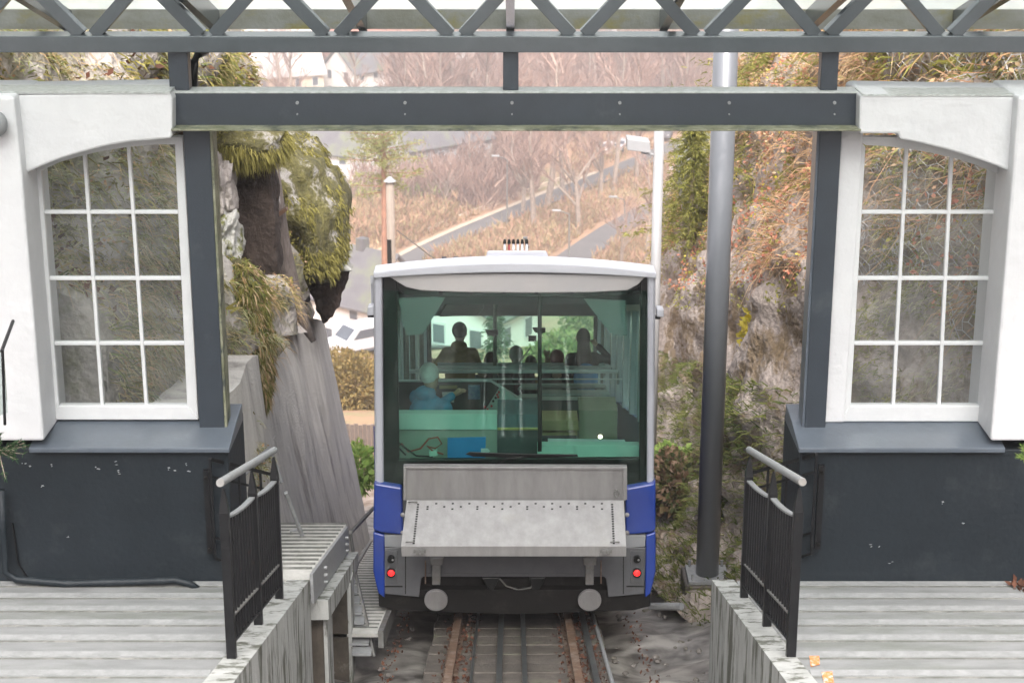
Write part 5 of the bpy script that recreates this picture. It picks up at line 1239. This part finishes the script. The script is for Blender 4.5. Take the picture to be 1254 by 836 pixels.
def bare_tree(h, m_trunk, label, group, seed, lean=0, fork=1):
    random.seed(seed); t = thing('bare_tree', (0,0,0), label, 'tree', group); mT, mC = MB(), MB()
    for k in range(fork):
        d = Vector((random.gauss(0,.05)+(k-.5*(fork-1))*.22, random.gauss(0,.05), 1)).normalized()
        branch(mT, mC, Vector((0,0,-.5)), d, h*.62, .042*h/1.6/ (1+.2*(fork-1)), 0, 4)
    mT.build('trunk', m_trunk, t); mC.build('crown', M['twigs'], t); return t
def tall_tree(h, seed, r0):
    random.seed(seed); t = thing('bare_tree', (0,0,0), 'x', 'tree'); mT, mC = MB(), MB(); q = Vector((0,0,-.5)); pts = [q]; d = Vector((random.gauss(0,.05),0,1))
    for i in range(9): d = (d+Vector((random.gauss(0,.05),random.gauss(0,.05),.15))).normalized(); q = q+d*(h+.5)/9; pts.append(q)
    mT.tube(pts, [r0*(1-.085*i) for i in range(10)], 7, cap=False)
    for k in range(20):
        i = random.randrange(3, 9); b = pts[i].lerp(pts[min(i+1,9)], random.random()); a = random.uniform(0,6.28)
        branch(mT, mC, b, Vector((math.cos(a)*.6, math.sin(a)*.6, .9)).normalized(), h*random.uniform(.14,.26), r0*.28, 2, 4)
    mT.build('trunk', M['bark'], t); mC.build('crown', M['twigs'], t); return t
protos = [tall_tree(17, 21, .42), tall_tree(19, 22, .5), bare_tree(14, M['bark'], 'bare pale barked tree standing near the road in the valley', 'bare trees in the valley', 11),
          bare_tree(13, M['bark'], 'bare pale barked tree standing near the road in the valley', 'bare trees in the valley', 12, fork=2)]
random.seed(5)
used = [False]*4
def put_tree(px, py, k, sc=1, label=None):
    p = hit(px, py); o = protos[k] if not used[k] else copy_tree(protos[k]); used[k] = True
    o.location = p; o.rotation_euler = (0,0,random.uniform(0,6.28)); o.scale = (sc,sc,sc)
    o['label'] = label or 'bare pale barked tree standing near the road in the valley'; o['group'] = 'bare trees in the valley'
for px, py, k, sc, lab in ((655,283,0,.95,'slim bare tree left of the forked tree by the valley road'),(709,288,1,1.05,'pale forked bare tree in front of the valley road, centre right'),(668,262,3,1,None),(735,246,2,1.0,'bare leaning trunk right of the forked tree on the bank'),
                       (780,228,0,.9,None),(751,236,3,.8,None),(640,262,2,.9,None),(690,236,0,.9,None),(519,220,3,.9,None),(545,205,0,1,None),(497,212,2,.9,None),(560,195,3,.9,None),(800,300,2,.5,None),
                       (600,235,2,.8,None),(580,250,0,.7,None),(626,225,3,.8,None),(870,190,1,.8,None),(545,262,1,.6,'small white birch left of the lamp posts above the road'),(760,330,1,.6,None),(790,320,3,.55,None)):
    put_tree(px, py, {0:0,1:3,2:2,3:1}[k], sc, lab)
for _ in range(95):
    px = random.uniform(330, 900); put_tree(px, random.uniform(85, 200), random.randrange(4), random.uniform(.6,1.0))
# pine and utility pole
p0 = P(470,330,100); gz = float(ground(p0.x,100)); t = thing('pine_tree', (p0.x,100,gz), 'tall pine with orange trunk and thin yellow green crown', 'pine tree')
mb = MB(); mb.tube([(p0.x,100,gz),(P(470,200,100).x,100,P(470,175,100).z)], [.24,.13], 8); 
pos = []; dr = []
for k in range(42):
    c0 = P(470+random.gauss(0,2), random.triangular(150,262,175), 100); a = random.uniform(0,6.28); L_ = random.uniform(.7,2.6); e = c0+Vector((math.cos(a)*L_, math.sin(a)*L_, random.uniform(0,.5)))
    mb.tube([c0, e], [.05,.015], 4, cap=False)
    for s_ in range(95):
        q_ = c0.lerp(e, random.random()**.6)+Vector((random.gauss(0,.22),random.gauss(0,.22),random.gauss(0,.14))); pos.append(tuple(q_)); dr.append((random.gauss(0,1),random.gauss(0,1),random.gauss(.5,.6)))
mb.build('trunk', M['pinebark'], t); blades('crown', np.array(pos), np.array(dr), .26, .05, M['pine'], droop=.2, jitter=.3, parent=t)
t = thing('utility_pole', (P(479,300,60).x, 60, float(ground(-4,60))), 'round weathered wooden utility pole behind the railcar roof corner', 'utility pole')
xx = P(479,300,60).x; zt_ = P(479,222,60).z
mb = MB(); mb.tube([(xx,60,float(ground(xx,60))-.3),(xx,60,zt_)], [.17,.14], 12); mb.build('pole', mat('utility_pole_wood',(.30,.25,.20),(.2,.17,.14),.8,3,streak=(6,6,.5)), t, smooth=True)
mb = MB(); mb.tube([(xx,60,zt_),(xx,60,zt_+.16)], [.22,.05], 12); mb.build('cap', M['palepole'], t)
mb = MB(); mb.box(xx-.13,xx+.02,59.8,59.86,P(0,325,60).z,P(0,292,60).z); mb.build('cable_cover', M['black'], t)
mb = MB(); mb.tube([P(486,282,59.8), P(515,304,45), P(545,327,34)], .018, 5); mb.build('wire', M['black'], t)
# lamp posts, signs, posts
def lamp_post(px, pyb, pyt, label):
    b = hit(px, pyb); d = ray(px, pyt); top = d*(b.y/d.y); t = thing('street_lamp', b, label, 'street lamp', 'street lamps in the valley')
    mb = MB(); mb.tube([b, top], [.12,.08], 8); mb.build('post', M['alu_d'], t)
    mb = MB(); mb.tube([top, top+Vector((-1.1,0,.35))], .06, 6); mb.build('arm', M['alu_d'], t)
    mb = MB(); mb.box(top.x-1.9, top.x-.9, top.y-.15, top.y+.15, top.z+.3, top.z+.5); mb.build('lamp_head', M['palepole'], t, bevel=.05)
lamp_post(621,278,195,'street lamp with white head above the diagonal road'); lamp_post(765,292,245,'short grey lamp right of the road bend'); lamp_post(697,322,262,'thin lamp pole above the railcar roof')
b = hit(822,222); t = thing('round_road_sign', b, 'small round red and white road sign on the right of the path', 'road sign')
tp = ray(822,205)*(b.y/ray(822,205).y); mb = MB(); mb.tube([b, tp], .07, 6); mb.build('post', M['alu_d'], t)
mb = MB(); mb.disc(tp, (0,1,0), .55, .05, 20); mb.build('rim', M['roofr'], t); mb = MB(); mb.disc(tp-Vector((0,.04,0)), (0,1,0), .36, .04, 20); mb.build('disc', M['roofwhite'], t)
b = hit(817,292); t = thing('white_cabinet', b, 'white electrical cabinet at the foot of the right path', 'cabinet'); 
mb = MB(); mb.box(b.x-.6,b.x+.6,b.y-.3,b.y+.3,b.z,b.z+1.6); mb.build('body', M['housew'], t, bevel=.04); mb = MB(); mb.box(b.x-.7,b.x+.7,b.y-.35,b.y+.35,b.z+2,b.z+3.2); mb.build('box', M['housew'], t, bevel=.04)

# houses
def house(px, py, wx, wy, hw, hr, rot, wall, roof, label, wins=((2,2)), Y=None, chim=True, dormer=False):
    b = hit(px, py) if Y is None else P(px, py, Y)
    t = thing('house', b, label, 'house'); c, s_ = math.cos(rot), math.sin(rot)
    def T(x, y, z): return Vector((b.x+x*c-y*s_, b.y+x*s_+y*c, b.z+z))
    def bx(mb, x0,x1,y0,y1,z0,z1):
        mb.add([T(x,y,z) for z in (z0,z1) for y in (y0,y1) for x in (x0,x1)], [(0,2,3,1),(4,5,7,6),(0,1,5,4),(2,6,7,3),(0,4,6,2),(1,3,7,5)])
    mb = MB(); bx(mb,-wx/2,wx/2,-wy/2,wy/2,-1,hw)
    mb.add([T(-wx/2,-wy/2,hw),T(-wx/2,wy/2,hw),T(-wx/2,0,hw+hr-.1),T(wx/2,-wy/2,hw),T(wx/2,wy/2,hw),T(wx/2,0,hw+hr-.1)], [(0,2,1),(3,4,5)]); mb.build('wall', wall, t)
    mb = MB(); e = .5
    for sg in (-1,1):
        mb.prism([T(-wx/2-e, sg*(wy/2+e), hw-.25*hr/3), T(wx/2+e, sg*(wy/2+e), hw-.25*hr/3), T(wx/2+e, 0, hw+hr), T(-wx/2-e, 0, hw+hr)], (0,0,.2))
    rf = mb.build('roof', roof, t)
    if chim: mb = MB(); bx(mb, wx*.15,wx*.15+.9,-.4,.5,hw+hr*.5,hw+hr+1); mb.build('chimney', roof, rf)
    def win(nm, pts4):
        m1 = MB(); ctr = sum(pts4, Vector((0,0,0)))/4; n_ = (pts4[1]-pts4[0]).cross(pts4[3]-pts4[0]).normalized()
        big = [ctr+(q_-ctr)*1.22 for q_ in pts4]; m1.prism([q_+n_*.04 for q_ in big], n_*.05); fr_ = m1.build('window', M['frame'], t)
        m2 = MB(); m2.prism([q_+n_*.1 for q_ in pts4], n_*.02); m2.build('pane', M['pane'], fr_)
    nx = max(2, int(wx/3)); nz = 2 if hw > 4.5 else 1
    for k in range(nx):
        for j in range(nz):
            x = -wx/2+wx*(k+.5)/nx; z = .9+j*2.8; win('window', [T(x-.45,-wy/2,z),T(x+.45,-wy/2,z),T(x+.45,-wy/2,z+1.3),T(x-.45,-wy/2,z+1.3)])
    for k in range(2):
        for j in range(nz):
            y = -wy/2+wy*(k+.5)/2; z = .9+j*2.8
            win('window', [T(wx/2,y-.45,z),T(wx/2,y+.45,z),T(wx/2,y+.45,z+1.3),T(wx/2,y-.45,z+1.3)]); win('window', [T(-wx/2,y+.45,z),T(-wx/2,y-.45,z),T(-wx/2,y-.45,z+1.3),T(-wx/2,y+.45,z+1.3)])
    if dormer: mb = MB(); bx(mb,-wx*.2,-wx*.2+2,-wy*.42,-wy*.1,hw+.3,hw+2.0); mb.build('dormer', wall, t)
    return t
house(424,413,13,8,5.0,4.2,math.radians(-38), M['housew'], M['roofg'], 'white house with grey roof behind the parked van', dormer=True)
house(588,424,6,6,3.0,1.6,math.radians(60), M['housew'], M['roofg'], 'white gabled house seen through the railcar windows')
house(528,222,14,9,6,5,math.radians(40), M['houseg'], M['roofg'], 'pale blue grey house behind the bare trees, upper left')
house(322,128,18,12,6,8,math.radians(25), M['housec'], M['roofl'], 'big house with pale cream roof just above the beam, left')
house(395,100,16,10,6,5,math.radians(-20), M['housew'], M['roofr'], 'white house with red roof above the beam')
house(440,118,10,8,5,4,math.radians(50), M['housew'], M['roofg'], 'small white gabled house above the beam')
house(500,96,15,10,6,5,math.radians(10), M['housec'], M['roofr'], 'cream house with red roof above the beam, centre left')
house(560,104,12,9,6,5,math.radians(-30), M['housew'], M['roofl'], 'white house with pale roof above the beam, left of the middle strut')
house(455,78,20,10,6,5,math.radians(5), M['housec'], M['roofr'], 'long red roofed house in the town behind')
house(595,80,16,10,6,5,math.radians(0), M['housec'], M['roofr'], 'farther red roofed house left of the middle strut')
house(375,84,16,10,6,5,math.radians(15), M['housew'], M['roofl'], 'pale roofed house high on the left of the town')
house(700,84,16,10,6,5,math.radians(-15), M['housew'], M['roofg'], 'white house among bare trees right of the middle strut')
house(400,222,14,9,5,4,math.radians(-25), M['housew'], M['roofg'], 'white house half hidden beside the mossy boulder')
# vehicles
def vehicle(px, py, rot, m, label, van=False, L_=4.6):
    b = hit(px, py); b.z = float(ground(b.x,b.y))+.3; t = thing('parked_van' if van else 'parked_car', b, label, 'van' if van else 'car'); c, s_ = math.cos(rot), math.sin(rot)
    def T(x,y,z): return Vector((b.x+x*c-y*s_, b.y+x*s_+y*c, b.z+z))
    h = 1.75 if van else 1.45; a = L_/2
    prof = [(-a,.3),(-a,.85),(-a+.15,.95),(-a+ (.9 if van else 1.2),1.02),(-a+(1.6 if van else 1.9),h-.02),(-a+2.1,h+.03),(a-.5,h),(a-(.1 if van else .35),.95),(a,.85),(a,.3)]
    mb = MB(); w_ = .88; n = len(prof)
    mb.prism([T(x,-w_,z) for x,z in prof], T(0,w_,0)-T(0,-w_,0)); mb.build('body', m, t, bevel=.06)
    for sg in (-1,1):
        y = sg*(w_+.004); mb = MB(); pr = [(-a+1.35,1.05),(-a+1.85,h-.14),(a-.6,h-.14),(a-.35,1.05)]
        mb.prism([T(x,y,z) for x,z in pr], T(0,sg*.01,0)-T(0,0,0)); mb.build('side_window', M['pane'], t)
        for x in (-a+.85, a-.85): mb = MB(); mb.disc(T(x, sg*.82, .32), T(0,1,0)-T(0,0,0), .32, .2, 16); mb.build('wheel', M['tyre'], t)
    mb = MB(); A_, B_ = prof[3], prof[4]; mb.prism([T(A_[0]+.02,-.74,A_[1]+.06), T(A_[0]+.02,.74,A_[1]+.06), T(B_[0]-.05,.7,B_[1]-.05), T(B_[0]-.05,-.7,B_[1]-.05)], T(-.03,0,.02)-T(0,0,0)); mb.build('windscreen', M['pane'], t)
    for sg in (-1,1): mb = MB(); mb.box(*[0]*6) if False else None; mb.add([T(-a-.01,sg*.55-.14,.66),T(-a-.01,sg*.55+.14,.66),T(-a-.01,sg*.55+.14,.8),T(-a-.01,sg*.55-.14,.8)],[(0,1,2,3)]); mb.build('headlight', M['frame'], t)
vehicle(441,434,math.radians(35), M['van'], 'silver van parked left of the railcar below the white house', van=True)
vehicle(745,190,math.radians(60), M['housew'], 'white car parked beyond the road among the bare trees')
vehicle(762,186,math.radians(60), M['van'], 'silver car parked just right of the white car far off')
vehicle(815,172,math.radians(80), M['roofg'], 'dark car far up the road beside the pale pole')
# grey board fence below hedge
t = thing('board_fence', P(440,540,40), 'grey board fence below the ochre hedge', 'fence')
for k in range(9):
    a_ = P(418+k*5.2,521,40); b2 = P(418+k*5.2+4.8,521,40); mb = MB(); mb.box(a_.x,b2.x,40,40.03,P(0,548,40).z,P(0,520,40).z+random.uniform(-.02,.02)); mb.build('board', M['wood'], t)
# green hill and bushes beyond the car
cloud('green_bush', P(706,440,95), (3.0,3,1.2), 9000, M['midleaf'], .3, .17, 'big fresh green bush seen through the railcar on the right', 'bush')
cloud('green_bush', P(733,400,110), (2.4,2,1.8), 5000, M['midleaf'], .3, .17, 'smaller green bush higher up behind the first, seen through the railcar', 'bush')
conifer('spruce_tree', P(607,438,90), 2.9, .8, M['conifer'], 'dark little spruce beside the white gable seen through the railcar', n=20, ln=.3, wd=.08, per=40)
# far low brush and twig thicket
def thicket(name, boxes, n, m, ln, wd, seed=1):
    rg = np.random.default_rng(seed); out = []
    for (x0,x1,y0,y1,hh) in boxes:
        k = n//len(boxes); px = rg.uniform(x0,x1,k); py = rg.uniform(y0,y1,k)
        a, b = (px-627)/F, (418-py)/F; D = np.stack([a, CP+b*SP, -SP+b*CP], 1); z = np.full(k, -52.0)
        for _ in range(12): t = z/D[:,2]; z = ground(D[:,0]*t, D[:,1]*t)
        q = D*t[:,None]; q[:,2] = z+rg.random(k)**1.5*hh; out.append(q)
    P_ = np.concatenate(out); ok = np.ones(len(P_), bool)
    for c in roads:
        for p in c[::2]: ok &= (P_[:,0]-p.x)**2+(P_[:,1]-p.y)**2 > 3.0**2
    P_ = P_[ok]; d = rg.normal(0,.45,P_.shape); d[:,2] = 1
    blades(name, P_, d, ln, wd, m, droop=0, jitter=.25, rng=rg)
thicket('twig_thicket', [(430,660,165,262,4.5),(280,900,62,120,6),(280,900,62,120,6),(640,900,90,165,5)], 90000, M['twigs'], 2.4, .10, 3)
thicket('bank_scrub', [(480,640,300,325,1.2),(660,830,235,330,1.6),(560,760,262,310,1.2),(430,560,262,300,2.5),(700,860,180,235,1.5)], 26000, M['farleaf'], .9, .14, 4)
thicket('dry_field_grass', [(430,860,262,335,.4)], 9000, M['straw'], .8, .1, 6)
thicket('green_scrub', [(360,560,160,262,3)], 7000, M['pine'], 1.0, .22, 8)

# ---------------------------------------------------------------- haze
hz = bpy.data.materials.new('haze_air'); hz.use_nodes = True; n = hz.node_tree; n.nodes.clear()
o_ = n.nodes.new('ShaderNodeOutputMaterial'); v_ = n.nodes.new('ShaderNodeVolumePrincipled'); v_.inputs['Color'].default_value = (1,.985,.98,1); v_.inputs['Density'].default_value = .0014
v_.inputs['Anisotropy'].default_value = .2; n.links.new(v_.outputs[0], o_.inputs['Volume'])
mb = MB(); mb.box(-900, 900, -40, 1200, -75, 9); h_ = mb.build('haze', hz, kind='stuff')
